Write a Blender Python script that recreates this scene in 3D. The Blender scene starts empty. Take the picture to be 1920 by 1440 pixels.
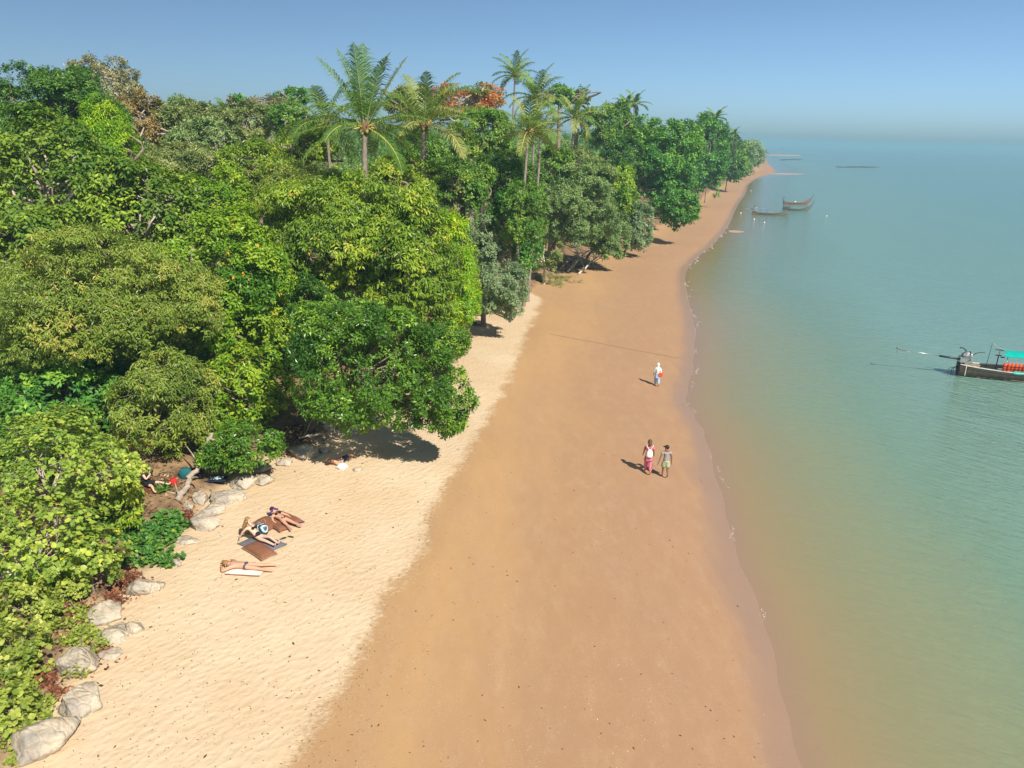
import bpy, bmesh, math, random
import numpy as np
from mathutils import Vector, Matrix, noise
SC = bpy.context.scene
COL = SC.collection
rng = np.random.default_rng(7)
random.seed(7)

# ------------------------------------------------------------------ camera
FOC, CAM_H = 1450.0, 14.8                     # focal length in photograph pixels, height of the drone
PITCH, ROLL = math.atan(464 / FOC), math.atan(.0238)
cam_data = bpy.data.cameras.new('camera')
cam = bpy.data.objects.new('camera', cam_data)
COL.objects.link(cam)
cam_data.sensor_fit = 'HORIZONTAL'
cam_data.sensor_width = 36.0
cam_data.lens = 36.0 * FOC / 1920
cam_data.clip_start, cam_data.clip_end = .1, 40000
cam.matrix_world = (Matrix.Translation((0, 0, CAM_H)) @ Matrix.Rotation(math.pi / 2 - PITCH, 4, 'X')
                    @ Matrix.Rotation(ROLL, 4, 'Z'))
SC.camera = cam

# ------------------------------------------------------------------ sky, sun, exposure
SUN_AZ, SUN_EL = math.radians(144), math.radians(43)      # clockwise from +Y
world = bpy.data.worlds.new('World')
SC.world = world
world.use_nodes = True
wn = world.node_tree
bg = wn.nodes['Background']
sky = wn.nodes.new('ShaderNodeTexSky')
sky.sky_type = 'NISHITA'
sky.sun_disc = False
sky.sun_elevation, sky.sun_rotation = SUN_EL, -SUN_AZ      # the node turns the other way round
sky.air_density, sky.dust_density, sky.ozone_density = .6, 6.5, 4.6
sky.altitude = 2050
tint = wn.nodes.new('ShaderNodeMix')                      # white balance of the hazy sky
tint.data_type, tint.blend_type = 'RGBA', 'MULTIPLY'
tint.inputs[0].default_value = 1
tint.inputs[7].default_value = (1.06, 1.09, .95, 1)
wn.links.new(sky.outputs[0], tint.inputs[6])
wn.links.new(tint.outputs[2], bg.inputs[0])
bg.inputs[1].default_value = .082
sun_data = bpy.data.lights.new('sun', 'SUN')
sun_data.energy = 4.2
sun_data.angle = math.radians(.5)
sun_data.color = (1, .93, .82)
sun = bpy.data.objects.new('sun', sun_data)
COL.objects.link(sun)
SUN_DIR = Vector((math.sin(SUN_AZ) * math.cos(SUN_EL), math.cos(SUN_AZ) * math.cos(SUN_EL), math.sin(SUN_EL)))
sun.rotation_euler = SUN_DIR.to_track_quat('Z', 'Y').to_euler()
sun.location = SUN_DIR * 60
SC.view_settings.view_transform = 'Standard'
SC.view_settings.look = 'None'
SC.view_settings.gamma = 1
SC.view_settings.use_curve_mapping = False
SC.view_settings.exposure = .79
SC.cycles.max_bounces = 8
SC.cycles.diffuse_bounces = 5
SC.cycles.glossy_bounces = 2
SC.cycles.transmission_bounces = 5
SC.cycles.transparent_max_bounces = 6
SC.cycles.volume_bounces = 0
SC.cycles.caustics_reflective = SC.cycles.caustics_refractive = False

# ------------------------------------------------------------------ helpers
def tag(o, label=None, cat=None, group=None, kind=None):
    if label: o['label'] = label
    if cat: o['category'] = cat
    if group: o['group'] = group
    if kind: o['kind'] = kind
    return o

def thing(name, label, cat, loc=(0, 0, 0), rotz=0, group=None):
    o = bpy.data.objects.new(name, None)
    COL.objects.link(o)
    o.empty_display_size = .2
    o.location = loc
    o.rotation_euler = (0, 0, rotz)
    return tag(o, label, cat, group)

def link(name, me, parent=None):
    o = bpy.data.objects.new(name, me)
    COL.objects.link(o)
    if parent is not None: o.parent = parent
    return o

def np_mesh(name, verts, faces, mat=None, smooth=True):
    """verts (n,3); faces (m,k) of one size, or a list of such arrays"""
    me = bpy.data.meshes.new(name)
    verts = np.asarray(verts, np.float32)
    fl = [np.asarray(f, np.int32) for f in (faces if isinstance(faces, list) else [faces]) if len(f)]
    me.vertices.add(len(verts))
    me.vertices.foreach_set('co', verts.ravel())
    if fl:
        starts, n = [], 0
        for f in fl:
            starts.append(n + np.arange(len(f)) * f.shape[1])
            n += f.size
        me.loops.add(n)
        me.loops.foreach_set('vertex_index', np.concatenate([f.ravel() for f in fl]))
        st = np.concatenate(starts).astype(np.int32)
        me.polygons.add(len(st))
        me.polygons.foreach_set('loop_start', st)
        me.polygons.foreach_set('use_smooth', np.full(len(st), smooth))
    me.update(calc_edges=True)
    if mat: me.materials.append(mat)
    return me

def attr(me, name, vals):
    a = me.attributes.new(name, 'FLOAT', 'POINT')
    a.data.foreach_set('value', np.asarray(vals, np.float32).ravel())

class MB:
    """collects simple solids, builds one mesh"""
    def __init__(s): s.v, s.f4, s.f3, s.n = [], [], [], 0
    def add(s, v, quads=(), tris=()):
        v = np.asarray(v, float)
        s.v.append(v)
        if len(quads): s.f4.append(np.asarray(quads) + s.n)
        if len(tris): s.f3.append(np.asarray(tris) + s.n)
        s.n += len(v)
    def box(s, c, d, R=None):
        v = np.array([[x, y, z] for x in (-.5, .5) for y in (-.5, .5) for z in (-.5, .5)]) * np.array(d)
        if R is not None: v = v @ np.array(R).T
        s.add(v + np.array(c), [[0, 1, 3, 2], [4, 6, 7, 5], [0, 4, 5, 1], [2, 3, 7, 6], [0, 2, 6, 4], [1, 5, 7, 3]])
    def tube(s, pts, radii, n=6, cap=True):
        pts = np.asarray(pts, float)
        radii = np.broadcast_to(np.asarray(radii, float), (len(pts),))
        t = np.gradient(pts, axis=0)
        t /= np.linalg.norm(t, axis=1)[:, None] + 1e-9
        ref = np.array([0, 0, 1.]) if abs(t[:, 2].mean()) < .85 else np.array([1., 0, 0])
        a = np.cross(t, ref); a /= np.linalg.norm(a, axis=1)[:, None] + 1e-9
        b = np.cross(t, a)
        ang = np.arange(n) * 2 * math.pi / n
        ring = (a[:, None] * np.cos(ang)[None, :, None] + b[:, None] * np.sin(ang)[None, :, None]) * radii[:, None, None]
        v = (pts[:, None] + ring).reshape(-1, 3)
        i = np.arange(len(pts) - 1)[:, None] * n
        j = np.arange(n)[None]
        j2 = (j + 1) % n
        q = np.stack([i + j, i + j2, i + n + j2, i + n + j], -1).reshape(-1, 4)
        tr = []
        if cap:
            for k in range(1, n - 1):
                tr.append([0, k + 1, k]); e = (len(pts) - 1) * n; tr.append([e, e + k, e + k + 1])
        s.add(v, q, tr)
    def ball(s, c, r, nu=8, nv=6, R=None):
        u = np.arange(nu) * 2 * math.pi / nu
        w = np.linspace(0, math.pi, nv + 1)[1:-1]
        v = np.array([[math.sin(b) * math.cos(a), math.sin(b) * math.sin(a), math.cos(b)] for b in w for a in u] + [[0, 0, 1], [0, 0, -1]])
        v = v * np.array(r if hasattr(r, '__len__') else (r, r, r))
        if R is not None: v = v @ np.array(R).T
        q = [[i * nu + j, (i + 1) * nu + j, (i + 1) * nu + (j + 1) % nu, i * nu + (j + 1) % nu] for i in range(nv - 2) for j in range(nu)]
        T, Bm = (nv - 1) * nu, (nv - 1) * nu + 1
        tr = [[T, j, (j + 1) % nu] for j in range(nu)] + [[Bm, (nv - 2) * nu + (j + 1) % nu, (nv - 2) * nu + j] for j in range(nu)]
        s.add(v + np.array(c), q, tr)
    def loft(s, rings, close=True, cap=False):
        rings = [np.asarray(r, float) for r in rings]
        n = len(rings[0])
        v = np.concatenate(rings)
        q = []
        for i in range(len(rings) - 1):
            for j in range(n if close else n - 1):
                k = (j + 1) % n
                q.append([i * n + j, i * n + k, (i + 1) * n + k, (i + 1) * n + j])
        tr = []
        if cap:
            for k in range(1, n - 1):
                tr.append([0, k + 1, k]); e = (len(rings) - 1) * n; tr.append([e, e + k, e + k + 1])
        s.add(v, q, tr)
    def mesh(s, name, mat, smooth=False):
        fs = []
        if s.f4: fs.append(np.concatenate(s.f4))
        if s.f3: fs.append(np.concatenate(s.f3))
        return np_mesh(name, np.concatenate(s.v), fs, mat, smooth)
    def build(s, name, mat, parent=None, smooth=False):
        return link(name, s.mesh(name, mat, smooth), parent)

def cr(pts, n=8):
    """smooth curve through points"""
    p = np.asarray(pts, float)
    p = np.vstack([2 * p[0] - p[1], p, 2 * p[-1] - p[-2]])
    out = []
    for i in range(1, len(p) - 2):
        for t in np.linspace(0, 1, n, endpoint=False):
            a, b, c, d = p[i - 1:i + 3]
            out.append(.5 * (2 * b + (c - a) * t + (2 * a - 5 * b + 4 * c - d) * t * t + (3 * b - a - 3 * c + d) * t ** 3))
    out.append(p[-2])
    return np.array(out)

# nodes
def new_mat(name):
    m = bpy.data.materials.new(name)
    m.use_nodes = True
    return m, m.node_tree, m.node_tree.nodes['Principled BSDF']
def N(nt, typ, **kw):
    n = nt.nodes.new('ShaderNode' + typ)
    for k, v in kw.items():
        if k.startswith('i_'):
            key = k[2:]
            n.inputs[int(key) if key.isdigit() else key].default_value = v
        else: setattr(n, k, v)
    return n
def ramp(nt, stops, src=None, interp='LINEAR'):
    r = nt.nodes.new('ShaderNodeValToRGB')
    el = r.color_ramp.elements
    r.color_ramp.interpolation = interp
    while len(el) < len(stops): el.new(.5)
    for e, (p, c) in zip(el, stops):
        e.position = p
        e.color = (*c, 1) if len(c) == 3 else c
    if src is not None: nt.links.new(src, r.inputs[0])
    return r
def mixc(nt, fac, a, b, mode='MIX'):
    m = nt.nodes.new('ShaderNodeMix')
    m.data_type = 'RGBA'
    m.blend_type = mode
    for sock, val in ((0, fac), (6, a), (7, b)):
        if hasattr(val, 'is_output'): nt.links.new(val, m.inputs[sock])
        else: m.inputs[sock].default_value = (*val, 1) if isinstance(val, tuple) else val
    return m.outputs[2]
def mth(nt, op, a, b=0.0, c=None, clamp=False):
    m = nt.nodes.new('ShaderNodeMath')
    m.operation = op
    m.use_clamp = clamp
    for i, v in enumerate((a, b) if c is None else (a, b, c)):
        if hasattr(v, 'is_output'): nt.links.new(v, m.inputs[i])
        else: m.inputs[i].default_value = v
    return m.outputs[0]
def A(nt, name):
    n = nt.nodes.new('ShaderNodeAttribute')
    n.attribute_name = name
    return n.outputs['Fac']
def tex(nt, scale, detail=4, rough=.6, vec=None, dist=0):
    n = N(nt, 'TexNoise')
    n.inputs['Scale'].default_value = scale
    n.inputs['Detail'].default_value = detail
    n.inputs['Roughness'].default_value = rough
    n.inputs['Distortion'].default_value = dist
    if vec is not None: nt.links.new(vec, n.inputs['Vector'])
    return n.outputs['Fac']
def coords(nt, scale=(1, 1, 1), rot=(0, 0, 0), obj=True):
    t = N(nt, 'TexCoord')
    m = N(nt, 'Mapping')
    m.inputs['Scale'].default_value = scale
    m.inputs['Rotation'].default_value = rot
    if any(rot):                                   # turn first, then stretch
        q = N(nt, 'Mapping'); q.inputs['Rotation'].default_value = rot
        m.inputs['Rotation'].default_value = (0, 0, 0)
        nt.links.new(t.outputs['Object'], q.inputs['Vector']); nt.links.new(q.outputs[0], m.inputs['Vector'])
    else: nt.links.new(t.outputs['Object'], m.inputs['Vector'])
    return m.outputs[0]
def bump(nt, h, strength, dist, bsdf=None, prev=None):
    b = N(nt, 'Bump')
    b.inputs['Strength'].default_value = strength
    b.inputs['Distance'].default_value = dist
    nt.links.new(h, b.inputs['Height'])
    if prev is not None: nt.links.new(prev, b.inputs['Normal'])
    if bsdf is not None: nt.links.new(b.outputs[0], bsdf.inputs['Normal'])
    return b.outputs[0]

_mats = {}
def mat(name, col, rough=.7, var=.15, scale=8, bmp=0, metal=0):
    """plain material with worn, mottled colour"""
    if name in _mats: return _mats[name]
    m, nt, b = new_mat(name)
    v = coords(nt)
    f = tex(nt, scale, 5, .65, v)
    lo = tuple(c * (1 - var) for c in col)
    hi = tuple(min(1, c * (1 + var)) for c in col)
    r = ramp(nt, [(.3, lo), (.7, hi)], f)
    nt.links.new(r.outputs[0], b.inputs['Base Color'])
    b.inputs['Roughness'].default_value = rough
    b.inputs['Metallic'].default_value = metal
    b.inputs['Specular IOR Level'].default_value = .3
    if bmp: bump(nt, tex(nt, scale * 3, 4, .6, v), .5, bmp, b)
    _mats[name] = m
    return m

# ------------------------------------------------------------------ where the photograph's points lie on the ground
FW = np.array([0, math.cos(PITCH), -math.sin(PITCH)])
UP = np.array([0, math.sin(PITCH), math.cos(PITCH)])
def ray(x, y):
    a, b = x - 960, y - 720
    c, s = math.cos(ROLL), math.sin(ROLL)
    return np.array([1., 0, 0]) * (a * c + b * s) / FOC - UP * (-a * s + b * c) / FOC + FW
def level(x, y, z=0.):
    d = ray(x, y)
    return np.array([0, 0, CAM_H]) + d * ((z - CAM_H) / d[2])
def deep(x, y, Y):
    d = ray(x, y)
    return np.array([0, 0, CAM_H]) + d * (Y / d[1])

SHORE_PX = [(1500, 1440), (1468, 1300), (1425, 1150), (1378, 1020), (1348, 920), (1328, 830), (1303, 785), (1288, 740),
            (1298, 690), (1303, 650), (1300, 600), (1289, 550), (1285, 515), (1302, 488), (1335, 460), (1360, 432),
            (1372, 410), (1383, 385), (1398, 362), (1404, 346), (1424, 333), (1453, 324), (1450, 315), (1440, 305), (1436, 296), (1420, 288), (1380, 282)]
SHORE = np.array([(10.5, -40.), (8.6, 2.)] + [tuple(level(*p)[:2]) for p in SHORE_PX] + [(-300, 1500.), (-9000, 3000.)])
DRY_PX = [(560, 1440), (618, 1340), (688, 1220), (737, 1110), (790, 1010), (832, 930), (886, 840), (930, 760), (962, 700), (988, 630), (1012, 575), (1020, 560)]
DRY = np.array([(-3.2, -40.), (-3.9, 5.)] + [tuple(level(*p, .75)[:2]) for p in DRY_PX] + [(-6., 90.), (-400., 300.)])
WOOD_PX = [(30, 1440), (95, 1340), (150, 1240), (205, 1150), (300, 1060), (352, 985), (400, 935), (455, 895), (520, 862), (580, 838), (690, 790), (800, 720),
           (872, 610), (960, 560), (1030, 525), (1080, 500), (1150, 470), (1220, 432), (1262, 410), (1300, 388), (1330, 360), (1385, 330), (1408, 312)]
WOOD = np.array([(-13.4, -40.), (-12.6, 8.)] + [tuple(level(*p, .9)[:2]) for p in WOOD_PX] + [(300, 1000.), (-100., 1450.), (-9000, 2900.)])

def smoothed(L, k, amp, seed):
    r = np.random.default_rng(seed)
    M = np.vstack([L[:2], cr(L[2:-k], 6), L[-k:]])
    n = len(M); t = np.arange(n)
    near_ = np.clip(1 - np.abs(M[:, 1] - 40) / 60, 0, 1)[:, None]
    return M + near_ * amp * np.column_stack([np.sin(t * 1.3) + np.sin(t * .53 + 1), np.zeros(n)])
SHORE = smoothed(SHORE, 2, .07, 1)
DRY = smoothed(DRY, 2, .05, 2)

def sdist(P, L):
    """signed distance to an open polyline, positive on its left"""
    if len(P) < 4:
        out = []
        a, ab = L[:-1], L[1:] - L[:-1]
        for p in P:
            t = np.clip(((p - a) * ab).sum(1) / (ab * ab).sum(1), 0, 1)
            q = p - (a + t[:, None] * ab); d = (q ** 2).sum(1); i = int(d.argmin())
            out.append(math.sqrt(d[i]) * (1 if ab[i, 0] * (p[1] - a[i, 1]) - ab[i, 1] * (p[0] - a[i, 0]) >= 0 else -1))
        return np.array(out)
    best = np.full(len(P), 1e18)
    sgn = np.ones(len(P))
    for a, b in zip(L[:-1], L[1:]):
        ab = b - a
        t = np.clip(((P - a) @ ab) / (ab @ ab), 0, 1)
        q = P - (a + t[:, None] * ab)
        d = (q ** 2).sum(1)
        cr_ = ab[0] * (P[:, 1] - a[1]) - ab[1] * (P[:, 0] - a[0])
        m = d < best - 1e-9
        best[m] = d[m]
        sgn[m] = np.where(cr_[m] >= 0, 1, -1)
    return sgn * np.sqrt(best)

def sstep(a, b, x):
    t = np.clip((x - a) / (b - a), 0, 1)
    return t * t * (3 - 2 * t)

def terrain(P):
    P = np.atleast_2d(np.asarray(P, float))[:, :2]
    d = sdist(P, SHORE)
    w = sdist(P, WOOD)
    z = np.where(d < 0, np.maximum(d * .055, -6), .068 * np.minimum(d, 11) + .012 * np.clip(d - 11, 0, 60))
    z = z + .5 * sstep(0, 1.6, w) + .075 * np.clip(w - 1, 0, 70)
    x, y = P[:, 0], P[:, 1]
    z += sstep(1, 8, d) * (.03 * np.sin(x * .5 + .25 * y) * np.sin(y * .22 + 1))
    z += sstep(0, 6, w) * (.25 * np.sin(x * .5 + 2) * np.sin(y * .43))
    return z
def gz(x, y): return float(terrain([(x, y)])[0])
def G(x, y, up=0.):
    """ground point seen at a pixel of the photograph"""
    z = .6
    for _ in range(8):
        p = level(x, y, z + up)
        z = gz(p[0], p[1])
    return np.array([p[0], p[1], z + up])

# ------------------------------------------------------------------ ground, sea
def sand_material():
    m, nt, b = new_mat('sand')
    L = nt.links
    v = coords(nt)
    dry, wood, dist = A(nt, 'dry'), A(nt, 'wood'), A(nt, 'shore')
    n1, n2 = tex(nt, .55, 5, .6, v), tex(nt, 7, 6, .7, v)
    edge = mth(nt, 'ADD', dry, mth(nt, 'ADD', mth(nt, 'MULTIPLY_ADD', n1, 2.2, -1.1), mth(nt, 'MULTIPLY_ADD', n2, 1.6, -.8)))
    fdry = N(nt, 'MapRange', interpolation_type='SMOOTHSTEP'); L.new(edge, fdry.inputs[0])
    fdry.inputs[1].default_value, fdry.inputs[2].default_value = -.25, .45
    # dry cream sand
    cream = ramp(nt, [(.25, (0.520, 0.375, 0.225)), (.5, (0.575, 0.435, 0.282)), (.75, (0.615, 0.495, 0.340))], tex(nt, .32, 6, .62, v)).outputs[0]
    vor = N(nt, 'TexVoronoi', feature='SMOOTH_F1'); vor.inputs['Scale'].default_value = 4.4; vor.inputs['Smoothness'].default_value = .4
    L.new(coords(nt, (.75, 1.2, 1), (0, 0, -.95)), vor.inputs['Vector'])
    specks = ramp(nt, [(.69, (0, 0, 0)), (.73, (1, 1, 1))], tex(nt, 13, 3, .5, v)).outputs[0]
    cream = mixc(nt, mth(nt, 'MULTIPLY', specks, .45), cream, (0.259, 0.173, 0.094))
    # damp orange sand below the tide line
    seam = tex(nt, .5, 5, .6, coords(nt, (1.6, .28, 1), (0, 0, -.08)))
    wet = ramp(nt, [(0, (.318, .198, .126)), (.12, (.352, .206, .117)), (.35, (.338, .199, .109)), (.65, (.345, .204, .107)), (1, (.418, .252, .115))],
               mth(nt, 'MULTIPLY', mth(nt, 'ADD', dist, mth(nt, 'MULTIPLY_ADD', seam, 5, -2.5)), .1, clamp=True)).outputs[0]
    damp = ramp(nt, [(.40, (0, 0, 0)), (.66, (1, 1, 1))], tex(nt, .42, 6, .66, coords(nt, (1.2, .45, 1), (0, 0, -.12)))).outputs[0]
    wet = mixc(nt, mth(nt, 'MULTIPLY', damp, .45), wet, (.325, .20, .118))
    wet = mixc(nt, mth(nt, 'MULTIPLY', ramp(nt, [(.5, (0, 0, 0)), (.7, (1, 1, 1))], tex(nt, 1.7, 6, .7, coords(nt, (1.3, .6, 1)))).outputs[0], .35), wet, (.42, .275, .155))
    grit = mth(nt, 'MULTIPLY', ramp(nt, [(.56, (0, 0, 0)), (.64, (1, 1, 1))], tex(nt, 42, 2, .5, v)).outputs[0],
               ramp(nt, [(.42, (0, 0, 0)), (.7, (1, 1, 1))], tex(nt, 1.1, 5, .7, coords(nt, (1.5, .5, 1)))).outputs[0])
    wet = mixc(nt, mth(nt, 'MULTIPLY', grit, .75), wet, (0.518, 0.374, 0.230))
    dark = ramp(nt, [(.685, (0, 0, 0)), (.71, (1, 1, 1))], tex(nt, 9, 4, .6, coords(nt, (1, .8, 1)))).outputs[0]
    wet = mixc(nt, mth(nt, 'MULTIPLY', dark, .35), wet, (0.158, 0.094, 0.050))
    soaked = N(nt, 'MapRange', interpolation_type='SMOOTHSTEP'); L.new(mth(nt, 'ADD', dist, mth(nt, 'MULTIPLY_ADD', seam, 1.2, -.6)), soaked.inputs[0])
    soaked.inputs[1].default_value, soaked.inputs[2].default_value = 1.5, .3
    wet = mixc(nt, mth(nt, 'MULTIPLY', soaked.outputs[0], .8), wet, (0.288, 0.191, 0.137))
    c = mixc(nt, fdry.outputs[0], wet, cream)
    # soil under the trees
    soil = ramp(nt, [(.3, (0.072, 0.047, 0.029)), (.45, (0.173, 0.108, 0.061)), (.6, (0.302, 0.194, 0.101)), (.75, (0.360, 0.245, 0.144))], tex(nt, 1.3, 6, .7, v)).outputs[0]
    fw = N(nt, 'MapRange', interpolation_type='SMOOTHSTEP')
    L.new(mth(nt, 'ADD', wood, mth(nt, 'MULTIPLY_ADD', n1, 2.0, -1.0)), fw.inputs[0])
    fw.inputs[1].default_value, fw.inputs[2].default_value = -.2, .9
    c = mixc(nt, fw.outputs[0], c, soil)
    L.new(c, b.inputs['Base Color'])
    ro = N(nt, 'MapRange'); L.new(soaked.outputs[0], ro.inputs[0]); ro.inputs[3].default_value, ro.inputs[4].default_value = .85, .3
    L.new(ro.outputs[0], b.inputs['Roughness'])
    b.inputs['Specular IOR Level'].default_value = .25
    # trodden dry sand, smooth wet sand
    big = mth(nt, 'ADD', mth(nt, 'MULTIPLY', vor.outputs['Distance'], 1.0), mth(nt, 'MULTIPLY', mth(nt, 'ADD', tex(nt, 5, 3, .55, coords(nt, (.75, 1.25, 1), (0, 0, -.95))), mth(nt, 'MULTIPLY', tex(nt, 1.3, 4, .6, v), 1.6)), .9))
    hd = mth(nt, 'MULTIPLY', big, mth(nt, 'MULTIPLY_ADD', fdry.outputs[0], .93, .07))
    n = bump(nt, hd, .36, .065)
    bump(nt, tex(nt, 30, 3, .6, v), .35, .012, b, n)
    return m

def water_material():
    m, nt, b = new_mat('sea_water')
    L = nt.links
    nt.nodes.remove(b)
    out = nt.nodes['Material Output']
    v = coords(nt)
    depth = A(nt, 'depth')
    patch = tex(nt, .05, 4, .6, coords(nt, (1.4, .6, 1), (0, 0, .3)))
    dd = mth(nt, 'MULTIPLY', depth, mth(nt, 'MULTIPLY_ADD', patch, .9, .55))
    body = ramp(nt, [(0, (.305, .205, .138)), (.018, (.29, .222, .122)), (.05, (.235, .228, .13)), (.09, (.20, .235, .14)), (.16, (.150, .242, .172)), (.28, (.155, .28, .242)), (1, (.128, .262, .255))], mth(nt, 'MULTIPLY', dd, .29, clamp=True)).outputs[0]
    op = ramp(nt, [(0, (.9, .9, .9)), (.3, (.97, .97, .97)), (1, (1, 1, 1))], depth).outputs[0]
    dif = N(nt, 'BsdfDiffuse'); L.new(body, dif.inputs[0])
    tr = N(nt, 'BsdfTransparent'); tr.inputs[0].default_value = (.93, .97, .93, 1)
    m1 = N(nt, 'MixShader'); L.new(op, m1.inputs[0]); L.new(tr.outputs[0], m1.inputs[1]); L.new(dif.outputs[0], m1.inputs[2])
    # ripples: short crests running slantwise to the shore
    w1 = tex(nt, 1.5, 4, .62, coords(nt, (.5, 1.6, 1), (0, 0, .85)), .4)
    w2 = tex(nt, 4.0, 3, .6, coords(nt, (.5, 1.5, 1), (0, 0, .6)), .3)
    w3 = tex(nt, .22, 3, .5, coords(nt, (.5, 1.5, 1), (0, 0, .95)))
    hgt = mth(nt, 'ADD', mth(nt, 'MULTIPLY', w1, 1.0), mth(nt, 'ADD', mth(nt, 'MULTIPLY', w2, .22), mth(nt, 'MULTIPLY', w3, 1.4)))
    amp = mth(nt, 'MULTIPLY_ADD', mth(nt, 'MULTIPLY', depth, 1.0, clamp=True), .92, .08)
    nrm = bump(nt, mth(nt, 'MULTIPLY', hgt, amp), .75, .21)
    gl = N(nt, 'BsdfGlossy'); gl.inputs['Roughness'].default_value = .13; L.new(nrm, gl.inputs['Normal'])
    L.new(nrm, dif.inputs['Normal'])
    fr = N(nt, 'Fresnel'); fr.inputs[0].default_value = 1.33; L.new(nrm, fr.inputs[1])
    m2 = N(nt, 'MixShader'); L.new(fr.outputs[0], m2.inputs[0]); L.new(m1.outputs[0], m2.inputs[1]); L.new(gl.outputs[0], m2.inputs[2])
    L.new(m2.outputs[0], out.inputs['Surface'])
    return m

def polar(az0, az1, na, radii):
    az = np.radians(np.linspace(az0, az1, na))
    P = np.stack([np.sin(az)[None] * radii[:, None], np.cos(az)[None] * radii[:, None]], -1).reshape(-1, 2)
    i = (np.arange(len(radii) - 1) * na)[:, None]
    j = np.arange(na - 1)[None]
    F = np.stack([i + j, i + j + 1, i + na + j + 1, i + na + j], -1).reshape(-1, 4)
    return P, F
def submesh(name, V, F, attrs, mtl):
    used = np.unique(F)
    rm = np.full(len(V), -1, np.int64); rm[used] = np.arange(len(used))
    me = np_mesh(name, V[used], rm[F], mtl)
    for k, a in attrs.items(): attr(me, k, a[used])
    o = link(name, me)
    return tag(o, kind='structure')

rad = np.concatenate([np.geomspace(3, 13, 30, endpoint=False), np.geomspace(13, 140, 430, endpoint=False), np.geomspace(140, 9500, 110)])
P2, F4 = polar(-85, 80, 430, rad)
Z = terrain(P2)
V3 = np.column_stack([P2, Z])
ga = {'dry': sdist(P2, DRY), 'wood': sdist(P2, WOOD), 'shore': sdist(P2, SHORE)}
fa = {k: v[F4].mean(1) for k, v in ga.items()}
SAND = sand_material()
is_wood = fa['wood'] > .6
is_dry = (fa['dry'] > 0) & ~is_wood & (P2[F4].mean(1)[:, 1] < 95)
is_sea = fa['shore'] < -.4
near = fa['shore'] > -30
submesh('forest_floor', V3, F4[is_wood], ga, SAND)
submesh('dry_sand', V3, F4[is_dry], ga, SAND)
submesh('wet_sand', V3, F4[~is_dry & ~is_wood & ~is_sea], ga, SAND)
submesh('seabed', V3, F4[is_sea & ~is_wood & near], ga, SAND)
rad_w = np.concatenate([np.geomspace(3, 300, 240, endpoint=False), np.geomspace(300, 9500, 60)])
P2w, F4w = polar(-40, 88, 240, rad_w)
Zw = terrain(P2w)
keep = Zw[F4w].min(1) < .03
submesh('sea', np.column_stack([P2w, np.zeros(len(P2w))]), F4w[keep], {'depth': np.maximum(-Zw, 0)}, water_material())

# air: pale haze over land and water
def build_haze():
    m, nt, b = new_mat('haze_air')
    nt.nodes.remove(b)
    pv = N(nt, 'VolumePrincipled')
    pv.inputs['Color'].default_value = (.35, .66, .80, 1)
    pv.inputs['Density'].default_value = .0005
    pv.inputs['Anisotropy'].default_value = 0
    nt.links.new(pv.outputs[0], nt.nodes['Material Output'].inputs['Volume'])
    mb = MB(); mb.box((0, 0, 9.2), (20000, 20000, 34.0))
    tag(mb.build('haze', m), kind='stuff')
build_haze()

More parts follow.
